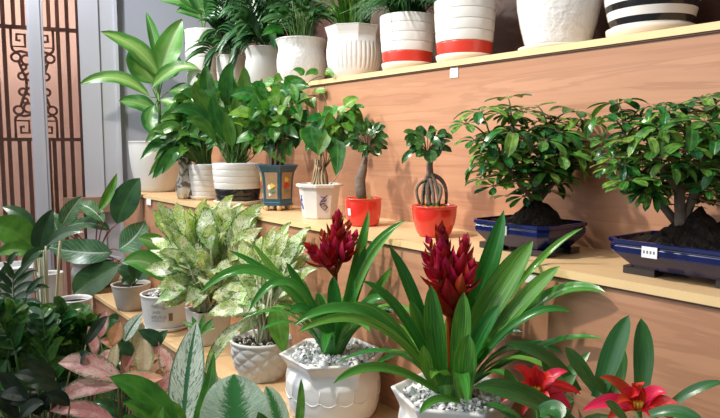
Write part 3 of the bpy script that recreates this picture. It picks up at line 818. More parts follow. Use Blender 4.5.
for i in range(6):
    am, sd, nn = face_frame(i)
    mb = MB(); rows = []
    for j in range(7):
        z = q.h*(.17+.66*j/6)
        r0 = None
        for (ra, za), (rb_, zb_) in zip(pr_[:-1], pr_[1:]):
            if za <= z <= zb_ and zb_ > za: r0 = ra+(rb_-ra)*(z-za)/(zb_-za); break
        ap = r0*math.cos(PI/6)+.0008; hw_ = r0*.36
        rows.append([q.c+nn*ap+sd*(s_*hw_)+V((0, 0, z)) for s_ in (-1, 1)])
    mb.grid(rows); pn = mb.build('painted_panel', M['panel'], po)
    dots = [(-.35, .45, 'pwhite', .009), (.25, .5, 'pyellow', .009), (.0, .25, 'pgreen', .008), (-.3, .18, 'pwhite', .006), (.35, .3, 'pgreen', .007)] if i % 2 == 0 else [(-.05, .72, 'pyellow', .010), (.2, .5, 'pred', .010), (-.3, .45, 'pred', .008), (.05, .3, 'pgreen', .009), (-.1, .58, 'pred', .006)]
    for (u_, v_, mt, rr) in dots:
        z = q.h*(.17+.66*v_); r0 = 33.0*kk if v_ < .5 else 34.6*kk
        c_ = q.c+nn*(r0*math.cos(PI/6)+.0012)+sd*(u_*r0*.3)+V((0, 0, z))
        mb = MB(); mb.face([len(mb.v)+k for k in range(9)]); mb.v += [c_+nn*.0012+sd*(1.35*rr*(.75+.25*math.cos(4*2*PI*k/9))*math.cos(2*PI*k/9))+V((0, 0, 1.35*rr*(.75+.25*math.cos(3*2*PI*k/9))*math.sin(2*PI*k/9))) for k in range(9)]
        ob = mb.build('painted_flower', M[mt], po)
D = q.D; sm = MB(); b = q.c+V((0, 0, q.sz))
for i in range(9):
    a = i*.8; stem(sm, b+V((.022*math.cos(a), .022*math.sin(a), 0)), b+V((.014*math.cos(a+.6), .014*math.sin(a+.6), .10)), .0055, .004, V((.006*math.cos(a), .006*math.sin(a), 0)), sides=6)
stem(sm, b, b+V((0, 0, .16)), .013, .006, V((.006, 0, 0)), sides=8)
sm.build('trunk', M['bark'], t)
tw = MB()
heart_cloud(t, D, 272, 114, 27, 36, 92, 14, 'l_heart', 31, .09, 'leaves', tw, [(288, 93, 281, 111, 11, -1, 0, -.05, -.06), (296, 93, 299, 112, 11, 1, -1, -.04, -.05), (309, 98, 314, 109, 13, -1, -1, .0, -.01), (325, 93, 311, 93, 8, 0, -2, .0, 0), (318, 74, 305, 76, 8, 0, -3, -.06, -.08), (325, 72, 334, 78, 9, 0, -2, -.06, -.07), (304, 75, 293, 70, 8, 0, -2, -.06, -.08), (282, 78, 274, 84, 11, 0, -2, -.02, -.05), (262, 92, 252, 86, 13, 0, -3, -.02, -.04), (302, 110, 306, 124, 9, 1, 0, -.02, -.02)])
heart_cloud(t, D, 276, 126, 25, 17, 46, 13, 'l_heart_shade', 32, .07, 'shaded_leaves', tw)
pts = bez(W(280, 150, D), W(300, 92, D-.04), W(330, 76, D-.07), 10); tw.tube(pts, .0014, 5)
pts = bez(W(280, 140, D), W(296, 104, D-.02), W(318, 96, D), 10); tw.tube(pts, .0014, 5)
tw.build('twigs', M['twig'], t)

# white hexagonal printed pot
q = pot_at(319.5, 1.165, Z2, 184)
t = thing('ficus_bonsai', 'white faceted pot with purple flower print and straw-coloured roots', 'potted plant', q.c)
ca = camang(q.c); rot = ca-PI/8+.25
kk = q.k/2
pr_ = [(33*kk, 0), (34*kk, .003), (41.5*kk, q.h*.9), (41*kk, q.h*.905), (47*kk, q.h*.93), (47.5*kk, q.h), (43*kk, q.h+.002), (39*kk, q.h-.004), (37*kk, q.h-.014)]
mb = MB(); mb.lathe(q.c, pr_, 8, None, rot, 0, False); po = mb.build('pot', M['white_m'], t); q.ri = 36*kk; q.sz = q.h-.012
mb = MB(); mb.lathe(q.c, [(37.3*kk, q.sz-.003), (37.3*kk, q.sz), (.001, q.sz+.01)], 8, None, rot); mb.build('soil', M['soil'], t)
def on_face(q, rot, n, am, u_, v_, r0, r1):     # a point on a flat facet of a tapered pot
    r = r0+(r1-r0)*v_; nn = V((math.cos(am), math.sin(am), 0)); sd = V((-math.sin(am), math.cos(am), 0))
    return q.c+nn*(r*math.cos(PI/n)+.0009)+sd*(u_)+V((0, 0, q.h*.9*v_)), sd, nn
def pspray(am, mat, flip=1):
    mb = MB(); rg = random.Random(3)
    strokes = [[(-.012, .74), (.0, .70), (.010, .77)], [(.004, .70), (-.009, .60), (-.013, .48), (-.006, .36)], [(-.006, .36), (.004, .30), (.012, .38), (.006, .46), (-.002, .40)], [(-.010, .58), (.002, .58), (.009, .64)], [(-.012, .46), (-.004, .50), (.004, .50)]]
    for s_ in strokes:
        pts = [on_face(q, rot, 8, am, flip*u_, v_, 34*kk, 41.5*kk)[0] for u_, v_ in s_]
        mb.tube(pts, [.0012]+[.0021]*(len(pts)-2)+[.0012], 5)
    return mb.build('flower_print', M[mat], po)
mids = [rot+2*PI*(i+.5)/8 for i in range(8)]
def adiff(a, b): return (a-b+PI) % (2*PI)-PI
face_c = min(mids, key=lambda a: abs(adiff(a, ca)))
pspray(face_c+PI/4 if adiff(face_c, ca) < -.2 else face_c, 'purple')
pspray(face_c-PI/2, 'blueprint')
D = q.D; sm = MB(); b = q.c+V((0, 0, q.sz)); rg = random.Random(8)
for i in range(18):
    a = i*2.4; r_ = .028*math.sqrt((i+.5)/18)
    stem(sm, b+V((r_*1.2*math.cos(a), r_*1.2*math.sin(a), -.003)), b+V((r_*.6*math.cos(a+.5), r_*.6*math.sin(a+.5), .085*rg.uniform(.7, 1.1))), .0042, .0026, V((.006*math.cos(a*2), .006*math.sin(a*2), 0)))
stem(sm, b, b+V((.005, -.004, .15)), .007, .004)
stem(sm, b+V((.02, -.02, 0)), W(343, 160, D-.03), .0028, .002, V((.012, -.012, .01)))
sm.build('aerial_roots', M['straw'], t)
tw = MB()
heart_cloud(t, D, 339, 119, 19, 15, 44, 12, 'l_heart', 41, .06, 'leaves', tw, [(322, 118, 306, 122, 10, 0, -2, -.03, -.05), (304, 128, 302, 142, 8, 0, 0, -.03, -.04), (356, 112, 361, 124, 8, 1, 0)])
heart_cloud(t, D, 328, 134, 20, 14, 34, 12, 'l_heart_shade', 42, .05, 'shaded_leaves', tw, [(312, 126, 322, 156, 21, -4, 0, -.05, -.06), (337, 140, 336, 176, 17, 1, 0, -.05, -.07), (327, 134, 318, 156, 13, 0, 0, -.06, -.07), (346, 132, 352, 141, 10)])
for e_ in ((335, 120), (322, 130), (350, 112), (337, 140), (312, 126)): tw.tube(bez(W(325, 168, D), W((325+e_[0])/2+3, (168+e_[1])/2, D-.01), W(e_[0], e_[1], D-.03), 6), .0016, 5)
pts = bez(W(330, 128, D), W(327, 108, D-.01), W(324, 94, D-.01), 6); tw.tube(pts, .0013, 5)
tw.build('twigs', M['twig'], t)

def oval_cloud(par, D, cx, cy, rx, ry, n, L, w, mat, seed, dz, extra=(), name='leaves'):
    rg = random.Random(seed); mb = MB(); tw = MB()
    c = W(cx, cy+ry*.6, D)
    for i in range(n):
        a = rg.random()*2*PI; f = rg.uniform(.35, 1.0)
        x, y = cx+rx*f*math.cos(a)*.7, cy+ry*f*math.sin(a)*.75
        d = rg.uniform(-dz, dz)*(1.1-f*.6)
        an = a+rg.gauss(0, .6)
        LL = L*rg.uniform(.7, 1.1)
        x1, y1 = x+LL*math.cos(an), y+LL*.8*math.sin(an)*(1 if math.sin(an) > 0 else .9)
        PL(mb, D, x, y, x1, y1, w*rg.uniform(.8, 1.2), 0, -1.2, d, d+rg.uniform(-.03, .02), prof='oval', n=5, rnd=rg.random(), roll=rg.uniform(-40, 40))
        if i % 2 == 0: stem(tw, W(x, y, D+d), W(cx+(x-cx)*.25, cy+ry*.75, D+d*.3), .001, .0018, n=3, sides=4)
    for e in extra: PL(mb, D, *e, prof='oval', n=6)
    tw.build('twigs', M['darkbark'], par)
    return mb.build(name, M[mat], par)
# two red pots
for (px, X, yt, wt, wb) in ((363, 1.155, 199, 37, 31), (434, 1.165, 206.5, 45, 31)):
    q = pot_at(px, X, Z2, yt)
    first = px < 400
    t = thing('ficus_bonsai', 'glossy red pot with a small upright ficus, left of the other red pot' if first else 'glossy red pot with a ginseng ficus on splayed roots, right of the other red pot', 'bonsai', q.c, 'ficus trees in red pots')
    po = round_pot(q, wt, wb, 'bowl', 'redpot', t, soil=.005, wall=.006, nosoil=True)
    if not first: pass
    soil_disc(q.c, q.ri*.985, q.sz, M['moss'], t, 'moss', .012, 36, 9, 3)
    if first:
        am = camang(q.c)-.95; mb = MB()
        fr_ = lambda z, q=q, a=wt, b=wb: (b+(a-b)*(1-(1-z/q.h)**2.2))*q.k/2
        patch(mb, q.c, fr_, (q.h*.42, q.h*.68), (am, am+.22), 4, .001); mb.build('price_sticker', M['sticker'], po)
    D = q.D; sm = MB(); b = q.c+V((0, 0, q.sz))
    if first:
        pts = [W(x, y, D) for x, y in ((362, 199), (360.5, 190), (360, 180), (363, 170), (365, 160), (366, 148))]
        pts[0] = b+V((-.004, 0, -.002))
        sm.tube(pts, [.015, .0165, .0165, .013, .008, .005], 10); sm.build('trunk', M['bark'], t)
        oval_cloud(t, D, 367, 140, 19, 16, 62, 11, 6.8, 'l_ficus', 51, .05, [(374, 133, 386, 127, 7, 0, -2), (362, 130, 355, 121, 6, 0, 0), (368, 128, 366, 117, 5), (374, 131, 380, 122, 6), (352, 140, 345, 146, 6), (378, 145, 388, 149, 5), (380, 137, 387, 137, 5)])
    else:
        top = W(430, 163, D)
        sm.tube([W(430, 160, D), W(429.5, 166, D), W(430, 173, D), W(430, 178, D)], [.008, .009, .0095, .012], 12)
        roots = [((430, 175), (428, 190), (430, 206), .009, .006, 0), ((429, 174), (424, 188), (423, 205), .007, .0045, .012), ((431, 174), (437, 188), (439, 205), .006, .004, -.015), ((432, 175), (444, 184), (446, 204), .006, .0038, .0), ((427, 180), (417, 188), (420, 204), .0045, .0035, -.01), ((436, 184), (441, 190), (437, 205), .005, .004, -.025), ((430, 178), (433, 192), (434, 206), .005, .004, -.02), ((428, 178), (430, 190), (427, 206), .0055, .004, .02)]
        for a, m_, e_, r0, r1, d_ in roots:
            pts = bez(W(*a, D+d_*.3), W(*m_, D+d_*.8), W(*e_, D+d_), 8); sm.tube(pts, [r0+(r1-r0)*i/8 for i in range(9)], 8)
        sm.build('trunk', M['bark'], t)
        oval_cloud(t, D, 428, 143, 21, 14, 42, 11, 7, 'l_ficus', 52, .05, [(419, 139, 403, 132, 7, 0, -3), (424, 137, 418, 127, 10, -1, 0), (432, 138, 430, 125, 8, 1, 0), (438, 137, 447, 132, 8, 0, -2), (438, 138, 453, 139, 7, 0, -3), (436, 150, 452, 152, 8, 0, -3), (418, 149, 402, 164, 7, -2, -2), (430, 150, 431, 163, 14, 0, 0, -.03, -.04), (420, 145, 409, 151, 8), (425, 150, 416, 157, 9, 0, 0, -.02, -.03), (437, 148, 436, 158, 9), (425, 140, 414, 145, 9, 0, -1, -.03, -.05), (430, 140, 440, 146, 9, 0, -2, -.03, -.05)])

# ------------------------------------------------------------------ umbrella tree bonsai
def whorl(lm, sm, hub, n, L, w, axis, rg, droop=.35):
    axis = axis.normalized(); a0 = rg.random()*6; x = axis.orthogonal().normalized(); y = axis.cross(x)
    for i in range(n):
        a = a0+2*PI*i/n+rg.uniform(-.15, .15); d = x*math.cos(a)+y*math.sin(a)
        LL = L*rg.uniform(.75, 1.1)
        b = hub+d*LL*.16+axis*LL*.03; tip = hub+d*LL*1.05-axis*LL*droop*rg.uniform(.5, 1.4); m_ = hub+d*LL*.62+axis*LL*.04
        sm.tube([hub, b], .0009, 4)
        leaf(lm, bez(b, m_, tip, 7), w*rg.uniform(.85, 1.15), axis, 'obov', .25, rg.random(), 4)
def schefflera(par, q, D, trunk_px, hubs, seed, L=24, w=8.4, nfill=14, box=None):
    rg = random.Random(seed); lm = MB(); sm = MB(); tr = MB()
    trunks = []
    for pts_, r0, r1 in trunk_px:
        pts = [W(x, y, D+d) for x, y, d in pts_]
        n = len(pts)-1; sp_ = []
        for i in range(n):
            for k in range(4): sp_.append(pts[i].lerp(pts[i+1], k/4))
        sp_.append(pts[-1])
        tr.tube(sp_, [r0+(r1-r0)*i/(len(sp_)-1) for i in range(len(sp_))], 8); trunks += sp_[len(sp_)//3:]
    hs = list(hubs)
    for _ in range(nfill):
        a = rg.random()*2*PI; f = math.sqrt(rg.random())
        hs.append((box[0]+box[2]*f*math.cos(a), box[1]+box[3]*f*math.sin(a), rg.uniform(-.02, .10), .85))
    for h in hs:
        x, y, d = h[:3]; s_ = h[3] if len(h) > 3 else 1
        hub = clampp(W(x, y, D+d))
        if hub.z < q.c.z+.105: continue
        near = min(trunks, key=lambda p: (p-hub).length+max(0, p.z-hub.z)*1.5)
        stem(sm, near, hub, .0022, .0012, V((0, 0, .012)), n=5, sides=5)
        out = hub-near; out.z *= .3
        ax = V((0, 0, 1))+out.normalized()*.3+(C0-hub).normalized()*rg.uniform(-.05, .28)
        whorl(lm, sm, hub, rg.choice((6, 7, 7, 8)), L*s_*q.k, w*s_*q.k, ax, rg, rg.choice((.0, .05, .1, .2, .45)))
    tr.build('trunk', M['bark'], par); sm.build('twigs', M['twig'], par)
    return lm.build('leaves', M['l_sch'], par)
def tray(par, ctr, lx, ly, h, zb, cut=.22):
    """oblong glazed bonsai tray with cut corners, long side along the shelf; ctr at the base"""
    def ring(sx, sy, z, c_=cut):
        cx, cy = lx/2*sx, ly/2*sy; c1 = c_*cx
        return [ctr+V((x, y, z)) for x, y in ((cx-c1, -cy), (cx, -cy+c1), (cx, cy-c1), (cx-c1, cy), (-cx+c1, cy), (-cx, cy-c1), (-cx, -cy+c1), (-cx+c1, -cy))]
    rows = [ring(.66, .74, zb), ring(.70, .78, zb+.004), ring(.84, .88, h*.45), ring(.955, .965, h*.62), ring(.965, .975, h*.66), ring(.975, .98, h*.80), ring(.955, .965, h*.84), ring(.95, .96, h*.86), ring(1, 1, h*.90), ring(1.0, 1.0, h*.985), ring(.99, .99, h), ring(.93, .945, h), ring(.91, .93, h*.9), ring(.88, .91, h*.8)]
    mb = MB(); mb.grid(rows, True, 0, 0, None, False)
    mb.face(list(range(8))[::-1], None, 0, 0, False); mb.face([len(mb.v)-8+k for k in range(8)], None, 0, 0, False)
    po = mb.build('tray', M['navy'], par)
    for sx in (-1, 1):
        for sy in (-1, 1):
            mb = MB(); c_ = ctr+V((sx*lx*.25, sy*ly*.30, 0))
            mb.box((c_.x-.016, c_.y-.03, c_.z), (c_.x+.016, c_.y+.03, c_.z+zb+.001)); mb.build('foot', M['black'], par)
    return po
def mound(par, ctr, lx, ly, z, peak, pk, seed):
    mb = MB(); rows = []; nx, ny = 22, 30
    for i in range(nx+1):
        row = []
        for j in range(ny+1):
            x = (i/nx-.5)*lx; y = (j/ny-.5)*ly
            hgt = peak*math.exp(-((x-pk[0])**2/(lx*.29)**2+(y-pk[1])**2/(ly*.25)**2))*min(1, (1-abs(2*i/nx-1))*3)*min(1, (1-abs(2*j/ny-1))*4)
            row.append(ctr+V((x, y, z+hgt+.016*noise.noise(V((x*45, y*60, seed)))+.007*noise.noise(V((x*150, y*150, seed))))))
        rows.append(row)
    mb.grid(rows); return mb.build('soil', M['soil'], par)

TG = 'umbrella trees in blue trays'
def schef_thing(px, X, lx, ly, h, label, trunk_px, hubs, seed, box, peak, pk, sticker, **kw):
    q = Pot(); q.c = at_px(px, X, Z2+.0006); q.k = dep(q.c+V((0, 0, .1)))/FPX
    t = thing('umbrella_tree_bonsai', label, 'bonsai', q.c, TG)
    po = tray(t, q.c, lx, ly, h, .013)
    mound(t, q.c, lx*.9, ly*.92, h*.86, peak, pk, seed)
    p = q.c+V((pk[0], pk[1], h)); D = dep(p)
    mb = MB(); fx = q.c.x-lx/2*.975-.0012
    y0 = q.c.y+sticker*ly; mb.box((fx-.001, y0-.014, q.c.z+h*.60), (fx+.001, y0+.014, q.c.z+h*.90)); lb = mb.build('price_sticker', M['sticker'], po)
    mb = MB()
    for i in range(4): mb.box((fx-.0014, y0-.010+.006*i, q.c.z+h*.71), (fx-.0009, y0-.007+.006*i, q.c.z+h*.79))
    mb.build('printed_digits', M['ink'], po)
    schefflera(t, q, D, trunk_px, hubs, seed, box=box, **kw)
    return t
schef_thing(528, 1.172, .17, .212, .068, 'umbrella tree bonsai in a dark blue tray, beside the red pot with splayed roots',
    [([(538, 222, 0), (537, 195, 0), (533, 175, .01), (520, 150, 0), (512, 125, 0)], .013, .004), ([(537, 200, 0), (545, 175, .01), (552, 150, .02), (548, 128, .02)], .008, .003), ([(536, 205, 0), (522, 185, -.02), (505, 165, -.03), (492, 145, -.03)], .006, .003), ([(540, 200, 0), (560, 175, 0), (572, 150, 0)], .006, .003)],
    [(508, 98, 0, 1.1), (480, 112, -.04, 1.15), (466, 124, -.06, .9), (500, 113, .02), (523, 112, -.02, 1.05), (537, 107, .03), (513, 134, -.08, 1.25), (490, 142, -.05), (476, 140, -.07, .9), (486, 163, -.06, .9), (575, 112, .0, 1.1), (556, 118, .02), (560, 132, -.03, 1.1), (583, 122, -.01), (545, 140, -.06, 1.1), (560, 155, -.05, 1.1), (530, 160, -.07), (504, 168, -.06), (494, 186, -.05, .85), (482, 180, -.06, .8), (575, 150, -.04, .9), (585, 138, -.03, .9), (530, 130, .0), (548, 172, -.05, .95), (515, 182, -.06, .85), (500, 152, -.07)],
    61, (530, 158, 50, 44), .062, (.0, -.02), .03, nfill=90)
schef_thing(701, 1.165, .19, .275, .066, 'umbrella tree bonsai in a dark blue tray at the right end of the middle shelf',
    [([(681, 228, 0), (679, 190, 0), (676, 160, .02), (672, 130, .01)], .011, .005), ([(676, 222, .02), (650, 190, .02), (634, 165, .02), (624, 132, .02)], .008, .003), ([(684, 220, 0), (700, 180, .0), (712, 140, 0), (716, 118, 0)], .009, .004), ([(680, 195, 0), (655, 160, -.02), (645, 130, -.02)], .006, .003)],
    [(618, 104, .03, 1.15), (604, 118, .02, 1.1), (624, 122, .0), (640, 116, .02), (628, 138, -.03, 1.1), (606, 140, .0, .9), (655, 108, .0, .9), (667, 112, -.02, 1.1), (688, 104, .02, 1.1), (702, 100, .0, 1.1), (716, 106, -.04, 1.15), (730, 112, -.03), (706, 122, -.07, 1.2), (685, 128, -.06, 1.2), (662, 130, -.05, 1.2), (646, 138, -.06), (655, 150, -.07, 1.1), (690, 146, -.08, 1.2), (716, 140, -.08, 1.2), (735, 135, -.06), (612, 158, -.02, .8), (628, 180, -.05, .95), (625, 165, -.03, .8), (670, 165, -.06), (700, 168, -.08, 1.1), (722, 168, -.08, 1.1), (735, 160, -.06), (710, 190, -.08), (735, 190, -.06), (655, 178, -.05, .8)],
    62, (684, 158, 78, 50), .062, (.0, .01), .17, nfill=120, L=25, w=8.6)

# ================================================================== LOW SHELF (tier 1)
# philodendron pot
q = pot_at(97, .845, Z1, 260)
t = thing('potted_philodendron', 'white-veined philodendron with red stalks in a pale grey pot', 'potted plant', q.c)
round_pot(q, 46, 34, 'jar', 'grey_m', t)
D = q.D-.06
sp = [(112, 252, 47, 247, 29, 4, 3, -.03, -.10), (118, 250, 145, 221, 27, 3, 2, 0, -.02), (104, 222, 78, 204, 16, 0, -4, 0, .02), (66, 226, 80, 197, 15, -2, 2, 0, .0), (110, 230, 70, 226, 14, 0, -5, .03, .05), (120, 262, 145, 284, 16, 3, -3, -.02, -.05), (62, 232, 46, 214, 14, 0, -3, .04, .06)]
px_leaves(t, D, sp, 'l_birkin', n=12, wave=.05, nu=6)
px_leaves(t, D, [(117, 224, 140, 178, 27, -2, -2, .0, .02), (120, 264, 74, 294, 31, -6, 2, -.06, -.14)], 'l_dark', 'dark_leaves', n=12, nu=6, fold=.15)
px_leaves(t, D, [(99, 210, 117, 173, 10, 1, 3, 0, 0)], 'l_lime', 'new_leaf', n=10, fold=.5)
mb = MB(); b = q.c+V((0, 0, q.sz-.003))
for x, y, d in ((112, 252, -.03), (118, 250, 0), (104, 222, 0), (66, 226, 0), (117, 224, 0), (120, 264, -.06), (120, 262, -.02), (99, 210, 0), (110, 230, .03), (62, 232, .04)): stem(mb, b+V((rng.uniform(-.01, .01), rng.uniform(-.01, .01), 0)), W(x, y, D+d), .0042, .0026, V((0, 0, .03)))
mb.build('stalks', M['redstalk'], t)
# sand grey pot
q = pot_at(132, .835, Z1, 284)
t = thing('potted_herb', 'small sand-grey stone pot between the grey pot and the printed pot', 'potted plant', q.c)
round_pot(q, 38, 28, 'straight', 'stone', t)
D = q.D
px_leaves(t, D-.03, [(135, 282, 118, 268, 14, 0, -3), (138, 280, 150, 268, 14, 0, -2), (136, 278, 134, 256, 13), (133, 283, 122, 284, 11, 0, -3, -.02, -.05)], 'l_dark', n=8)
mb = MB()
for x, y in ((135, 282), (138, 280), (136, 278), (133, 283)): stem(mb, q.c+V((0, 0, q.sz-.003)), W(x, y, D-.03), .003, .002)
mb.build('stalks', M['stalk'], t)
# printed round pot
q = pot_at(167, .85, Z1, 293)
t = thing('potted_aglaonema', 'round white pot with printed lettering and a big half-green leaf', 'potted plant', q.c)
saucer(q.c, 24*q.k, .014, 'white_m', t); q.c = q.c+V((0, 0, .0112)); q.h -= .0112
po = round_pot(q, 49, 43, 'straight', 'white_m', t, soil=.012)
pebbles(q.c, q.ri, q.sz+.002, t, 90, .0075, 12)
ca = camang(q.c); fr_ = lambda z: (43+(49-43)*z/q.h)*q.k/2
def glyphs(par, rows_):
    rg = random.Random(5); mb = MB(); mb2 = MB()
    for z0, z1, a0, a1 in rows_:
        a = a0
        while a < a1:
            wd = rg.uniform(.022, .04)
            zz0, zz1 = z0*q.h, z1*q.h
            patch(mb, q.c, fr_, (zz0, zz1), (a, a+.008), 2)
            z_m = zz0+(zz1-zz0)*rg.choice((0, .5, 1))*.8; patch(mb, q.c, fr_, (z_m, z_m+(zz1-zz0)*.2), (a, a+wd), 2)
            if rg.random() > .4: patch(mb, q.c, fr_, (zz0, zz1), (a+wd-.006, a+wd), 2)
            a += wd+.016
    mb.build('lettering', M['ink'], par)
glyphs(po, [(.70, .79, ca-.62, ca-.18), (.66, .82, ca-.16, ca-.02), (.52, .60, ca-.60, ca-.30), (.34, .45, ca-.66, ca-.05), (.26, .31, ca-.66, ca-.1)])
mb = MB(); patch(mb, q.c, fr_, (q.h*.27, q.h*.52), (ca+.08, ca+.25), 4); mb.build('printed_stamp', M['brownink'], po)
D = q.D-.05
px_leaves(t, D, [(178, 284, 123, 262, 27, 0, -9, 0, -.08), (168, 258, 138, 238, 20, 2, -4, .02, -.03)], 'l_new', n=12, nu=6)
mb = MB(); b = q.c+V((0, 0, q.sz))
for x, y, d in ((178, 284, 0), (168, 258, .02)): stem(mb, b, W(x, y, D+d), .005, .003)
mb.build('stalks', M['stalk'], t)

# square white pot with speckled bush
def squarish(n): return lambda a, i, z: min(1/max(abs(math.cos(a)), 1e-3), 1/max(abs(math.sin(a)), 1e-3))**.72
rg = random.Random(77)
q = pot_at(209, .90, Z1, 309)
t = thing('potted_aglaonema', 'big cream-and-green speckled aglaonema in a squarish white pot', 'potted plant', q.c, 'cream-speckled aglaonemas')
P, ri = profile(38*q.k/2, 31*q.k/2, q.h, 'straight', .006, .012)
mb = MB(); mb.lathe(q.c, P, 64, squarish(4), camang(q.c)*0+.2); mb.build('pot', M['white_m'], t); q.ri = ri*.95; q.sz = q.h-.012
soil_disc(q.c, ri*1.05, q.sz, M['soil'], t)
D = q.D
tips = [(176, 202), (190, 208), (206, 198), (222, 201), (233, 195), (245, 204), (160, 223), (152, 238), (150, 250), (162, 262), (170, 278), (255, 216), (262, 228), (172, 232), (215, 218), (240, 222), (196, 232), (180, 250), (225, 238), (250, 240), (205, 252), (188, 292), (238, 258), (165, 296), (215, 275), (245, 278), (232, 292), (196, 276), (270, 240), (225, 312), (198, 318)]
tips += [(212+rg.uniform(-62, 58), 262+rg.uniform(-62, 48)) for _ in range(62)]+[(145, 270), (156, 290), (150, 238), (185, 306), (240, 308), (215, 298), (250, 294)]
specs = []
for i, (x, y) in enumerate(tips):
    bx, by = 212+(x-212)*.10, 284+(y-284)*.22
    dx, dy = x-212, y-280; L = math.hypot(dx, dy); s_ = max(.35, 1-46/max(L, 1))
    bx, by = 212+dx*s_, 280+dy*s_
    specs.append((bx, by, x, y, rg.uniform(15, 22), dy*.05, -4, rg.uniform(-.12, .02), rg.uniform(-.16, .03), {'roll': rg.uniform(-18, 18), 'rnd': rg.random()}))
px_leaves(t, D, specs, 'l_speck', n=12, wave=.11, nu=6, prof='point')
mb = MB(); b = q.c+V((0, 0, q.sz-.003))
for s_ in specs: stem(mb, b+V((rg.uniform(-.02, .02), rg.uniform(-.02, .02), 0)), W(s_[0], s_[1], D+s_[7]), .0035, .0022)
mb.build('stalks', M['palestalk'], t)
# quilted pot with speckled plant
q = pot_at(262, .885, Z1, 338)
t = thing('potted_aglaonema', 'speckled aglaonema in a grey-white quilted diamond-relief pot', 'potted plant', q.c, 'cream-speckled aglaonemas')
P = []; nz_ = 40
rt, rb, h = 62*q.k/2, 44*q.k/2, q.h
for i in range(nz_+1):
    s_ = i/nz_; P.append((rb+(rt-rb)*math.sin(min(1, s_*1.15)*PI/2)**.8, h*s_))
P += [(P[-1][0]-.005, h+.003), (P[-1][0]-.010, h-.003), (P[-1][0]-.012, h-.016)]
def quilt(a, i, z):
    s_ = z/h
    if s_ > .93: return 1
    x = a*10/(2*PI); y = s_*3.0
    d1 = abs(((x+y) % 1)-.5)*2; d2 = abs(((x-y) % 1)-.5)*2
    return 1-.055*max(d1, d2)**2
mb = MB(); mb.lathe(q.c, P, 168, quilt); mb.build('pot', M['grey_m'], t); q.ri = P[-1][0]; q.sz = h-.014
soil_disc(q.c, q.ri, q.sz, M['soil'], t); pebbles(q.c, q.ri, q.sz+.002, t, 70, .008, 14, None, 'stone', 'gravel')
D = q.D
tips = [(291, 222), (311, 227), (276, 226), (314, 254), (303, 240), (318, 268), (262, 236), (285, 250), (296, 265), (258, 258), (275, 270), (246, 300), (285, 292), (262, 290), (236, 318), (252, 322), (300, 284), (270, 310), (230, 300), (206, 316), (290, 318), (240, 335)]
tips += [(270+rg.uniform(-50, 42), 272+rg.uniform(-46, 50)) for _ in range(34)]
specs = []
for i, (x, y) in enumerate(tips):
    dx, dy = x-266, y-305; L = math.hypot(dx, dy); s_ = max(.3, 1-44/max(L, 1))
    specs.append((266+dx*s_, 305+dy*s_, x, y, rg.uniform(14, 19), dy*.05, -4, rg.uniform(-.06, .03), rg.uniform(-.08, .05), {'roll': rg.uniform(-18, 18), 'rnd': rg.random()}))
px_leaves(t, D, specs, 'l_speck', n=12, wave=.11, nu=6, prof='point')
px_leaves(t, D, [(278, 304, 285, 354, 21, -3, -4, -.06, -.1)], 'l_peace', 'plain_leaf', n=10)
mb = MB(); b = q.c+V((0, 0, q.sz-.003))
for s_ in specs: stem(mb, b+V((rg.uniform(-.02, .02), rg.uniform(-.02, .02), 0)), W(s_[0], s_[1], D+s_[7]), .0035, .0022)
stem(mb, b, W(278, 304, D-.06), .003, .002)
mb.build('stalks', M['palestalk'], t)

# ---------- bromeliads in faceted white pots
def hexpot(q, wt, par, n=6, rot=0.):
    r = wt*q.k/2; h = q.h
    P = [(r*.80, 0), (r*.84, .004), (r*.90, h*.10), (r*.945, h*.25), (r*.96, h*.48), (r*.95, h*.64), (r*.90, h*.74), (r*.875, h*.78), (r*.885, h*.82), (r*.97, h*.93), (r*1.02, h*.985), (r*1.02, h), (r*.97, h+.003), (r*.93, h-.002), (r*.84, h*.86), (r*.8, h*.80)]
    hm = hexmod(n, rot)
    def md(a, i, z):
        s_ = min(1, max(0, (z/h-.62)/.2)); e_ = 1+(hm(a)*1.06-1)*s_
        rel = 0
        if .30*h < z < .62*h: rel = .006*max(0, math.cos(a*18))
        return e_*(1+rel)
    # finer rings for the relief band
    Q = []
    for (a, b), (c, d) in zip(P[:-1], P[1:]):
        m_ = 6 if .1*h <= b and d <= .7*h and d > b else 1
        for k in range(m_): Q.append((a+(c-a)*k/m_, b+(d-b)*k/m_))
    Q.append(P[-1])
    mb = MB(); mb.lathe(q.c, Q, 144, md, rot); po = mb.build('pot', M['white'], par)
    # raised scalloped garland round the belly
    rel = MB()
    for k in range(18):
        a0 = 2*PI*k/18
        pts = []
        for j in range(9):
            a = a0+2*PI/18*j/8; z = h*(.44-.06*math.sin(PI*j/8)); pts.append(q.c+V((r*.958*math.cos(a), r*.958*math.sin(a), z)))
        rel.tube(pts, .0014, 6)
        a = a0; rel.tube([q.c+V((r*.95*math.cos(a), r*.95*math.sin(a), h*.62)), q.c+V((r*.958*math.cos(a), r*.958*math.sin(a), h*.45))], .0018, 6)
    rel.build('relief_garland', M['white'], po)
    q.ri = r*.80; q.sz = h*.80
    soil_disc(q.c, q.ri*1.06, h*.92, M['pebble'], par, 'gravel_bed', mod=lambda a: hm(a)*1.04)
    pebbles(q.c, r*.91, h*.935, par, 420, .0100, int(q.px), hm)
    return po
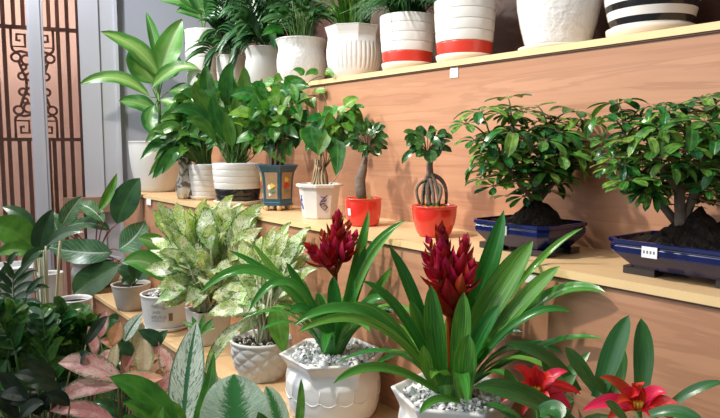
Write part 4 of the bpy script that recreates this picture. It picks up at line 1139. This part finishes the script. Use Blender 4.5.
def spike(mb, base, tip, n, L, w, seed, spread=.55, start=.15):
    rg = random.Random(seed); ax = (tip-base).normalized(); x = ax.orthogonal().normalized(); y = ax.cross(x); H = (tip-base).length
    for i in range(n):
        s_ = start+(1-start)*i/(n-1); a = i*2.39996+rg.uniform(-.2, .2); d = x*math.cos(a)+y*math.sin(a)
        b = base+ax*H*s_*.88; l_ = L*(1-.62*s_)*rg.uniform(.85, 1.15); sp_ = spread*(1-.55*s_)
        t_ = b+ax*l_*.85+d*l_*sp_*1.1; m_ = b+ax*l_*.32+d*l_*sp_*.8
        leaf(mb, bez(b, m_, t_, 6), w*(1-.45*s_), d*-1+ax*.2, 'bract', .5, rg.random(), 4)
def bromeliad(px, X, yt, wt, label, base_px, specs, spikes, seed, rot):
    q = pot_at(px, X, Z1, yt)
    t = thing('potted_bromeliad', label, 'potted plant', q.c, 'dark red bromeliads in white pots')
    hexpot(q, wt, t, 6, rot)
    D = q.D; lm = MB(); bp = q.c+V((0, 0, q.sz)); rg = random.Random(seed)
    for s_ in specs:
        s_ = list(s_); k = {}
        if isinstance(s_[-1], dict): k = s_.pop()
        PL(lm, D, *s_[:4], s_[4]*.88, *s_[5:], prof='strap', n=14, fold=.42, **k)
    for i in range(24):          # inner and lower leaves of the rosette
        a = i*2.39996; d = V((math.cos(a), math.sin(a), 0)); f = (i+1)/24
        H = .20*rg.uniform(.8, 1.15); b = bp+d*.012+V((0, 0, -.004))
        leaf(lm, bez(b, b+d*(.03+.07*f)+V((0, 0, H*.62)), b+d*(.05+.19*f)+V((0, 0, H*(1.05-.55*f))), 10), .026, V((0, 0, .7))-d*.7, 'strap', .35, rg.random())
    lm.build('leaf_rosette', M['l_brom'], t)
    fb = MB(); sm = MB()
    for (b, tp, n, L, w, d0, d1) in spikes:
        spike(fb, W(*b, D+d0), W(*tp, D+d1), n, L, w, seed+n)
    b0 = W(*spikes[0][0], D+spikes[0][5]); stem(sm, bp, b0.lerp(W(*spikes[0][1], D), .5), .008, .005)
    for sp_ in spikes[1:]: stem(sm, b0, W(*sp_[0], D+sp_[5]).lerp(W(*sp_[1], D+sp_[6]), .5), .005, .003)
    fl = fb.build('flower_spike', M['bract_d'], t); sm.build('flower_stem', M['bract_d'], fl)
    return t
bromeliad(333, .905, 352, 98, 'dark red bromeliad in a whole faceted white pot, left of the other dark red bromeliad', (335, 350), [
    (338, 335, 369, 210, 13, 1, 4, .02, .0), (344, 335, 407, 220, 9, -12, -16, .0, -.02), (346, 335, 396, 228, 8, -8, -8, -.02, -.05), (325, 335, 199, 294, 13, 0, -42, -.05, -.12), (328, 335, 248, 313, 11, 0, -42, -.08, -.15), (325, 330, 250, 240, 10, 4, 8, .0, .0), (322, 330, 228, 250, 9, 4, -8, .0, -.02), (330, 335, 286, 262, 11, -2, -2, -.02, -.06), (336, 335, 333, 276, 16, 0, 0, -.03, -.05), (330, 335, 318, 292, 14, -2, 0, -.07, -.10), (340, 335, 354, 284, 13, 2, 0, -.04, -.06), (345, 338, 392, 268, 11, 4, -6, .02, .03), (342, 338, 385, 300, 12, 2, -14, -.05, -.08), (325, 335, 262, 290, 12, 0, -26, -.04, -.06), (330, 340, 290, 312, 13, -2, -14, -.1, -.14), (350, 330, 380, 246, 8, -5, -4, .03, .03)],
    [((335, 276), (338, 213), 26, .095, .046, 0, 0), ((330, 272), (307, 244), 12, .07, .032, -.02, -.04), ((338, 268), (357, 232), 10, .07, .032, -.02, -.02), ((333, 275), (322, 232), 9, .07, .03, -.03, -.03), ((338, 268), (349, 222), 9, .07, .03, .02, .02)], 11, .5)
bromeliad(452, .905, 391, 116, 'dark red bromeliad in a pebble-filled white pot, right of the other dark red bromeliad', (445, 395), [
    (438, 378, 389, 246, 16, 2, -8, -.03, -.06, {'cam_': .6, 'up': .7}), (436, 380, 362, 281, 14, 2, -16, -.05, -.10, {'up': .8}), (432, 382, 293, 326, 16, 2, -40, -.06, -.14, {'up': .8}), (436, 386, 296, 333, 12, 6, -36, -.09, -.19), (438, 392, 333, 384, 12, -4, -20, -.11, -.2), (443, 385, 431, 285, 23, -2, 0, -.07, -.09), (455, 385, 464, 292, 22, 1, 0, -.07, -.09), (458, 372, 533, 241, 31, -4, -4, -.02, -.06, {'cam_': 1.0, 'up': .2}), (456, 350, 504, 210, 23, 2, 6, .02, .02, {'cam_': 1.0, 'up': .2}), (462, 370, 583, 228, 8, 4, -24, .02, -.02), (462, 380, 606, 293, 19, 6, -34, -.03, -.06, {'up': .8}), (462, 378, 560, 266, 19, 4, -12, -.04, -.08), (463, 380, 571, 312, 10, 4, -26, -.05, -.1), (466, 388, 603, 339, 9, 8, -18, -.04, -.08, {'up': .9}), (464, 398, 469, 334, 27, -2, 0, -.12, -.15, {'cam_': 1.0, 'up': .2}), (434, 384, 424, 345, 14, -3, 0, -.10, -.13), (460, 402, 420, 414, 10, -4, -8, -.14, -.2), (445, 380, 410, 300, 15, -4, -6, -.04, -.06), (460, 380, 500, 305, 17, 0, -6, -.06, -.08), (430, 380, 345, 306, 13, 0, -22, -.03, -.06)],
    [((455, 336), (439, 219), 42, .09, .044, -.02, -.02), ((456, 300), (466, 236), 15, .075, .034, -.03, -.03), ((449, 300), (424, 252), 11, .07, .032, -.04, -.05), ((457, 306), (473, 264), 10, .07, .032, -.05, -.05), ((446, 290), (428, 238), 9, .07, .03, .01, .01)], 12, .2)

# ---------- scarlet star guzmanias
def star(mb, c, tips, D, w, d1=-.03):
    k_ = (c-C0); cx_ = 360+FPX*k_.dot(R)/k_.dot(F); cy_ = 209-FPX*k_.dot(U)/k_.dot(F)
    for (x, y) in tips:
        x, y = cx_+(x-cx_)*1.22, cy_+(y-cy_)*1.18
        p1 = W(x, y, D+d1*rng.uniform(.2, 1.6)); m_ = (c+p1)*.5+V((0, 0, .012))
        leaf(mb, bez(c, m_, p1, 8), w*rng.uniform(.85, 1.15), facing(m_, .5, .8), 'bract', .4, rng.random(), 4)
def guzmania(px, X, label, cpx, tips, leaves, seed):
    q = pot_at(px, X, Z1, 470)
    q.h = .12; q.top = q.c+V((0, 0, .12)); q.D = dep(q.top); 
    t = thing('potted_guzmania', label, 'potted plant', q.c, 'scarlet star guzmanias')
    round_pot(q, 96, 74, 'straight', 'white', t)
    D = dep(q.c+V((0, 0, .22))); bp = q.c+V((0, 0, q.sz)); lm = MB(); rg = random.Random(seed)
    for s_ in leaves:
        s_ = list(s_); k = {}
        if isinstance(s_[-1], dict): k = s_.pop()
        x0, y0, x1, y1, w = s_[:5]
        PL(lm, D, x0, y0, x1, y1, w, *s_[5:], prof='strap', n=12, fold=.3, **k)
    for i in range(9):
        a = i*2.39996; d = V((math.cos(a), math.sin(a), 0)); f = (i+1)/9
        leaf(lm, bez(bp+d*.008, bp+d*(.03+.05*f)+V((0, 0, .09)), bp+d*(.06+.10*f)+V((0, 0, .13-.05*f)), 8), .03, V((0, 0, .8))-d*.6, 'strap', .3, rg.random())
    lm.build('leaf_rosette', M['l_guz'], t)
    c = W(*cpx, D-.03); sm = MB(); stem(sm, bp, c, .006, .005); sm.build('flower_stem', M['stalk'], t)
    fb = MB(); star(fb, c, tips, D-.03, 14*q.k); fl = fb.build('flower', M['bract_r'], t)
    yb = MB()
    for i in range(7):
        a = i*.9; d = V((math.cos(a), math.sin(a), 0))*.006
        yb.tube([c+d*.5, c+d+(C0-c).normalized()*.014+V((0, 0, .010))], [.003, .0022], 6)
    yb.build('florets', M['yellow'], fl)
guzmania(545, .90, 'scarlet star guzmania beside the pebble-filled white pot, left of the other star', (536, 394), [(517, 372), (538, 371), (562, 375), (573, 394), (508, 401), (546, 413), (566, 408), (525, 412), (550, 380), (528, 378)],
    [(572, 424, 474, 387, 23, 2, -9, -.06, -.12), (578, 392, 505, 343, 14, 6, -9, .02, -.02, {'rnd': .2}), (528, 404, 505, 368, 11, -3, 0, -.03, -.05), (545, 410, 576, 375, 12, 0, -2, -.02, -.03), (540, 412, 560, 420, 20, 4, -6, -.10, -.14), (555, 405, 540, 345, 14, 4, 0, .03, .03), (550, 405, 590, 352, 12, -2, -2, .02, .02)], 71)
guzmania(645, .90, 'scarlet star guzmania at the right end of the low shelf', (638, 409), [(606, 382), (642, 389), (662, 396), (676, 411), (592, 411), (612, 420), (655, 424), (624, 396), (634, 392), (668, 420), (620, 405)],
    [(598, 398, 629, 315, 21, -2, 0, .0, -.01), (640, 400, 641, 318, 19, 3, 0, .01, .02), (664, 412, 724, 382, 10, -2, -6, -.02, -.05), (600, 396, 565, 347, 15, -1, -2, .02, .02), (625, 420, 605, 402, 11, 0, -2, -.09, -.1), (612, 400, 622, 345, 14, 2, 0, .03, .03), (650, 415, 705, 425, 14, 0, -8, -.06, -.1), (618, 405, 582, 378, 12, 0, -5, .0, -.02)], 72)

# ================================================================== LOW STEP IN FRONT (tier 0)
def front(name, label, px, D, h, wt, wb, mat, group=None, shape='straight'):
    q = pot_d(px, D, Z0, h)
    t = thing(name, label, 'potted plant', q.c, group)
    round_pot(q, wt, wb, shape, mat, t)
    return q, t
def stalks(t, q, pts, mat='stalk', r=.0035):
    mb = MB(); b = q.c+V((0, 0, q.sz-.003))
    for p in pts: stem(mb, b+V((rng.uniform(-.015, .015), rng.uniform(-.015, .015), 0)), p, r, r*.65)
    mb.build('stalks', M[mat], t)
# white pots standing behind the left-hand plants
for px, D, h, wt, wb, sh, nm, lab in ((10, 2.92, .46, 66, 50, 'straight', 'planter', 'large square white planter box behind the pale-stalked plant at the left edge'), (53, 2.86, .44, 25, 22, 'straight', 'pot', 'narrow tall white pot between the square planter and the curved white pot'), (76, 2.62, .38, 34, 26, 'vase', 'pot', 'curved white pot standing below the philodendron')):
    q = pot_d(px, D, Z0, h)
    t = thing('square_planter' if nm == 'planter' else 'ceramic_pot', lab, nm, q.c)
    if nm == 'planter':
        P, ri = profile(wt*q.k/2, wb*q.k/2, q.h, 'straight', .02, .02, .012)
        mb = MB(); mb.lathe(q.c, P, 4, None, .6, 0, False); mb.build('pot', M['white_m'], t)
        mb = MB(); mb.lathe(q.c, [(ri*1.0, q.h-.025), (ri*1.0, q.h-.02), (.001, q.h-.016)], 4, None, .6, 0, False); mb.build('pebbles', M['pebble'], t)
    else: round_pot(q, wt, wb, sh, 'white', t)
# pale stalked plant
q, t = front('potted_aglaonema', 'green aglaonema with thick pale stalks at the left edge', 46, 2.25, .17, 62, 46, 'terracotta')
D = 2.25
sp = [(33, 246, -12, 224, 33, 2, -4, 0, -.05), (40, 258, -6, 256, 16, 0, -8, -.05, -.1)]
px_leaves(t, D, sp, 'l_lime', n=12, nu=6)
sp2 = [(41, 258, 53, 209, 20, -4, 0, 0, .04), (46, 246, 84, 232, 13, 0, -6, -.02, -.04), (36, 234, 2, 207, 14, 2, -5, .05, .06), (44, 250, 22, 275, 12, -2, -6, -.06, -.1)]
px_leaves(t, D, sp2, 'l_dark', 'dark_leaves', n=12, nu=6)
px_leaves(t, D, [(62, 226, 82, 196, 17, -2, 1, .08, .1), (60, 238, 52, 216, 12, 0, 0, .06, .08)], 'l_birkin', 'pale_edged_leaves', n=10, nu=6)
stalks(t, q, [W(x, y, D+d) for x, y, d in ((33, 246, 0), (40, 258, -.05), (41, 258, 0), (46, 246, -.02), (36, 234, .05), (44, 250, -.06), (62, 226, .08), (60, 238, .06))], 'palestalk', .0062)
# slender palm at left edge
q, t = front('potted_palm', 'young palm with narrow dark leaflets at the left edge', 14, 1.95, .15, 60, 46, 'terracotta')
D = 1.95; lm = MB(); sm = MB()
for stemp in ([(14, 330), (14, 300), (13, 278), (6, 262)], [(14, 330), (22, 305), (30, 290), (40, 282)], [(12, 330), (4, 300), (-4, 280), (-14, 268)]):
    pts = [W(x, y, D-.03) for x, y in stemp]; pts = [q.c+V((0, 0, q.sz))]+pts
    sm.tube(pts, [.003, .0025, .002, .002, .0012], 5)
for x0, y0, x1, y1 in ((13, 280, 39, 257), (13, 286, 38, 270), (13, 293, 36, 282), (13, 300, 38, 292), (13, 279, 3, 262), (12, 288, -4, 272), (12, 294, -6, 284), (14, 304, 34, 303), (12, 300, -4, 296), (26, 296, 44, 276), (30, 290, 50, 288), (24, 302, 44, 306), (-2, 284, 10, 262), (8, 266, 18, 252)):
    PL(lm, D-.03, x0, y0, x1, y1, 6.5, 0, -2.5, 0, rng.uniform(-.03, .02), prof='narrow', n=7)
sm.build('stalks', M['stalk'], t); lm.build('leaves', M['l_dark'], t)
# glossy dark bushes
def zz(name, label, px, D, seed, ells, n, mat, L=24, w=9, group=None):
    q, t = front(name, label, px, D, .15, 66, 52, 'terracotta', group)
    rg = random.Random(seed); lm = MB(); sm = MB(); b = q.c+V((0, 0, q.sz-.003))
    for (cx, cy, ang, ln) in ells:
        tx, ty = cx+ln*math.sin(ang), cy-ln*math.cos(ang)
        d = rg.uniform(-.10, .06); dt = d+rg.uniform(-.05, .05)
        p0 = W(cx, cy, D+d); p1 = W(tx, ty, D+dt)
        stem(sm, b, p0, .004, .0034, n=4)
        pts = bez(p0, (p0+p1)*.5+V((0, 0, .015)), p1, 8); pts = [clampp(p) for p in pts]; sm.tube(pts, [.0034-.0003*k for k in range(9)], 5)
        for k in range(n):
            s_ = (k+.5)/n; x = cx+(tx-cx)*s_; y = cy+(ty-cy)*s_-2*math.sin(PI*s_)
            for sg in (-1, 1):
                a = ang+sg*rg.uniform(.6, 1.05); LL = L*rg.uniform(.75, 1.1)*(1-.3*s_)
                dd = d+(dt-d)*s_
                PL(lm, D, x, y, x+LL*math.sin(a), y-LL*math.cos(a), w*rg.uniform(.8, 1.15), 0, -1.5, dd, dd+rg.uniform(-.05, .04), prof='oval', n=6, rnd=rg.random(), roll=rg.uniform(-30, 30))
    sm.build('stalks', M['stalk'], t); lm.build('leaves', M[mat], t)
    return t
zz('potted_zamioculcas', 'glossy dark green bush with many leaflets at the left edge, behind the palm', 30, 1.68, 81, [(10, 400, -.5, 70), (18, 400, -.1, 90), (30, 395, .1, 85), (5, 390, -.35, 60), (25, 380, .35, 62), (0, 410, -.25, 80), (20, 370, -.2, 62), (8, 360, .15, 50), (45, 400, .2, 80), (50, 390, -.1, 75), (15, 350, -.5, 40), (40, 365, .45, 60), (-10, 390, .1, 70), (60, 400, .1, 70)], 10, 'l_zz', 28, 11.5, 'glossy dark bushes')
zz('potted_zamioculcas', 'glossy dark green bush with small leaflets, nearer the pink aglaonema', 82, 1.80, 82, [(75, 370, -.35, 58), (82, 372, .0, 62), (90, 365, .4, 48), (70, 365, -.7, 44), (95, 375, .75, 42), (80, 360, .2, 40), (66, 372, -.15, 60), (100, 380, .25, 50), (60, 372, .3, 62), (88, 385, -.1, 70), (50, 360, -.3, 50), (105, 372, -.2, 50)], 7, 'l_zz', 20, 9, 'glossy dark bushes')
# burgundy edged plant, bottom left
q, t = front('potted_aglaonema', 'very dark-leaved low plant in the bottom left corner, beside the pink aglaonema', 34, 1.46, .13, 76, 60, 'terracotta')
D = 1.46
sp = [(56, 378, 22, 361, 15, 0, -2, -.0, -.03), (62, 392, 26, 386, 15, 0, -5, -.02, -.05), (44, 384, 14, 374, 14, 0, -3), (30, 400, 0, 396, 15, 0, -4), (70, 406, 46, 394, 14, 0, -3, -.03, -.05), (50, 410, 10, 404, 16, 0, -6), (52, 398, 50, 366, 14, 0, 0, .03, .03), (70, 372, 88, 352, 12, 0, -3, .06, .05), (40, 412, 54, 392, 14, 0, -4), (40, 416, 30, 396, 16, 0, -3), (18, 420, -8, 392, 16, 0, -5), (86, 345, 108, 316, 11, 0, -3, .12, .14), (30, 410, 0, 372, 16, -2, -4, .04, .05), (20, 418, 44, 404, 14, 0, -5, -.02, -.02)]
px_leaves(t, D, sp, 'l_burg', n=10, nu=6, wave=.04)
stalks(t, q, [W(s_[0], s_[1], D+(s_[7] if len(s_) > 7 else 0)) for s_ in sp], 'twig', .003)
# pink aglaonema
q, t = front('potted_aglaonema', 'pink and rust coloured aglaonema in front of the printed pot', 122, 1.55, .14, 70, 54, 'terracotta')
D = 1.55
A = [(122, 382, 58, 363, 25, 0, -7, -.02, -.05, {'cam_': 1, 'up': .3}), (118, 388, 58, 403, 21, -2, -9, -.03, -.07, {'cam_': 1, 'up': .3}), (114, 420, 50, 411, 18, 0, -6, -.08, -.11, {'cam_': 1, 'up': .3}), (168, 379, 160, 347, 16, 3, 0, .0, .02), (160, 395, 181, 371, 15, -4, -2, -.02, -.02), (125, 372, 128, 340, 14, 2, 0, .04, .06), (95, 356, 88, 326, 11, 2, 0, .05, .08), (100, 338, 106, 310, 12, 0, 0, .08, .1), (150, 366, 158, 340, 13, 0, 0, .05, .06), (98, 368, 112, 350, 12, 0, -2, .02, .02)]
B = [(143, 376, 143, 338, 20, 1, 0, -.02, .0), (112, 372, 117, 343, 11, -1, 0, .0, .02), (134, 350, 143, 322, 12, 0, 0, .06, .08)]
Cc = [(118, 376, 164, 378, 18, 0, 2, -.02, -.05), (112, 345, 120, 321, 16, 0, 0, .04, .06), (150, 385, 130, 368, 14, 0, -2, .01, .0), (125, 352, 100, 340, 13, 0, -3, .05, .05), (152, 388, 166, 366, 12, 0, 0, .0, .0), (130, 365, 160, 358, 12, 0, -3, .04, .04)]
px_leaves(t, D, A, 'l_pink', 'pink_leaves', n=10, nu=6, wave=.04)
px_leaves(t, D, B, 'l_cream', 'cream_leaves', n=10, nu=6, wave=.04)
px_leaves(t, D, Cc, 'l_rust', 'rust_leaves', n=10, nu=6, wave=.04)
px_leaves(t, D, [(160, 346, 138, 330, 16, 4, 0, .06, .05), (146, 352, 168, 330, 12, 0, 0, .06, .08), (132, 356, 118, 346, 14, 0, -3, .05, .04)], 'l_dark', 'dark_leaves', n=8)
px_leaves(t, D, [(128, 420, 92, 402, 15, 0, -4, .03, .03), (150, 416, 118, 396, 15, 0, -4, .04, .04), (140, 400, 168, 392, 14, 0, -4, .04, .03), (110, 425, 100, 392, 14, 0, 0, .05, .06), (160, 425, 176, 396, 13, 0, 0, .04, .05), (130, 402, 96, 388, 14, 0, -3, .08, .08), (170, 410, 148, 388, 13, 0, -3, .06, .06)], 'l_zz', 'lower_leaves', n=8)
px_leaves(t, D, [(124, 342, 143, 313, 14, -2, 0, .05, .07)], 'l_silver', 'silver_leaf', n=10, nu=6)
stalks(t, q, [W(s_[0], s_[1], D+s_[7]) for s_ in A+B+Cc], 'twig', .0026)
# plain green leaves, bottom
q, t = front('potted_peace_lily', 'plain bright green lance leaves in front of the pink aglaonema', 172, 1.32, .12, 70, 54, 'terracotta')
D = 1.32
sp = [(178, 430, 109, 377, 27, 4, -8, -.02, -.06), (158, 430, 123, 403, 14, 0, -6, -.05, -.08), (150, 440, 163, 406, 16, 0, -2, -.06, -.08), (185, 430, 170, 400, 14), (140, 440, 122, 418, 16, 0, -5, -.06, -.08)]
px_leaves(t, D, sp, 'l_lime', n=12, nu=6)
stalks(t, q, [W(s_[0], s_[1], D+(s_[7] if len(s_) > 7 else 0)) for s_ in sp])
# silver aglaonema
q, t = front('potted_aglaonema', 'upright silver aglaonema beside the plain green leaves', 202, 1.52, .13, 56, 44, 'terracotta')
D = 1.52-.06
sp = [(183, 440, 197, 321, 34, -3, -2, -.02, .05), (205, 440, 214, 366, 13, 3, 0, .06, .08)]
px_leaves(t, D, sp, 'l_silver', n=14, nu=8, fold=.15)
sp2 = [(205, 372, 247, 321, 13, -2, -7, .06, .1)]
px_leaves(t, D, sp2, 'l_speck', 'speckled_leaf', n=12)
sp3 = [(190, 436, 214, 352, 13, 4, 2, -.04, .02), (200, 336, 192, 316, 6, 0, 0, .06, .08), (201, 334, 214, 318, 6, 0, 0, .06, .08), (200, 334, 182, 322, 5, 0, -2, .06, .08), (200, 335, 216, 328, 5, 0, -2, .06, .06), (200, 335, 204, 314, 6, 0, 0, .06, .08)]
px_leaves(t, D, sp3, 'l_peace', 'green_leaves', n=10)
stalks(t, q, [W(s_[0], s_[1], D+s_[7]) for s_ in sp+sp2+sp3[:1]]+[W(200, 335, D+.06)], 'redstalk', .003)
# broad silver margined leaves
q, t = front('potted_calathea', 'broad green leaves with silver margins at the bottom, beside the faceted white pot', 250, 1.36, .12, 62, 48, 'terracotta')
D = 1.36-.04
sp = [(240, 452, 234, 374, 66, -2, -2, -.02, .02), (280, 446, 266, 386, 24, 4, 0, .03, .06), (214, 440, 208, 398, 22, 0, 0, .03, .05)]
px_leaves(t, D, sp, 'l_broad', n=14, nu=8, fold=.12, prof='oval', wave=.02)
sp2 = [(296, 440, 301, 378, 9, 2, 0, .0, .02), (268, 440, 258, 412, 16, 0, 0, -.04, -.06)]
px_leaves(t, D, sp2, 'l_peace', 'green_leaves', n=10)
stalks(t, q, [W(s_[0], s_[1], D+s_[7]) for s_ in sp+sp2])

# ------------------------------------------------------------------ light
def spot(name, loc, tgt, e, col, size=120, rad=.05, blend=.6):
    l = bpy.data.lights.new(name, 'SPOT'); l.energy = e; l.color = col; l.spot_size = math.radians(size); l.spot_blend = blend; l.shadow_soft_size = rad
    o = bpy.data.objects.new(name, l); COL.objects.link(o); o.location = loc
    o.rotation_euler = (V(tgt)-V(loc)).to_track_quat('-Z', 'Y').to_euler()
    return o
warm = (1.0, .93, .84)
for y_, e_ in ((1.45, 142), (2.85, 122)):
    spot('ceiling_and_fill_spot', (.05, y_, 2.75), (1.3, y_-.42, 1.52), e_, warm, 104, .045, 1.0)
spot('ceiling_and_fill_spot', (.35, 3.25, 2.9), (1.0, 3.3, 1.3), 60, (.92, .95, 1.0))  # added cool fill that brightens the left wall, no fitting there
p_ = MW @ V((-.9, -.28, 3.2)); t_ = MW @ V((-.9, -.55, 1.6))
spot('outside_fill_spot', p_, t_, 120, (1, .98, .95), 150, .2)  # added spot that brightens the outside wall behind the lattice
w = bpy.data.worlds.new('world'); scene.world = w; w.use_nodes = True
wt_ = w.node_tree; bg = wt_.nodes['Background']
tc = wt_.nodes.new('ShaderNodeTexCoord'); dt = wt_.nodes.new('ShaderNodeVectorMath'); dt.operation = 'DOT_PRODUCT'
dt.inputs[1].default_value = V((-.80, .30, .50)).normalized()
wt_.links.new(tc.outputs['Generated'], dt.inputs[0])
mr = wt_.nodes.new('ShaderNodeMapRange'); mr.interpolation_type = 'SMOOTHSTEP'
for k_, v_ in ((1, .70), (2, .97), (3, .17), (4, 2.2)): mr.inputs[k_].default_value = v_
wt_.links.new(dt.outputs['Value'], mr.inputs[0]); wt_.links.new(mr.outputs[0], bg.inputs[1])
bg.inputs[0].default_value = (.88, .93, 1.0, 1)
vs = scene.view_settings; vs.view_transform = 'Standard'; vs.look = 'None'; vs.gamma = 1; vs.exposure = .2; vs.use_curve_mapping = False
for o in bpy.data.objects:
    if '_o' in o: del o['_o']
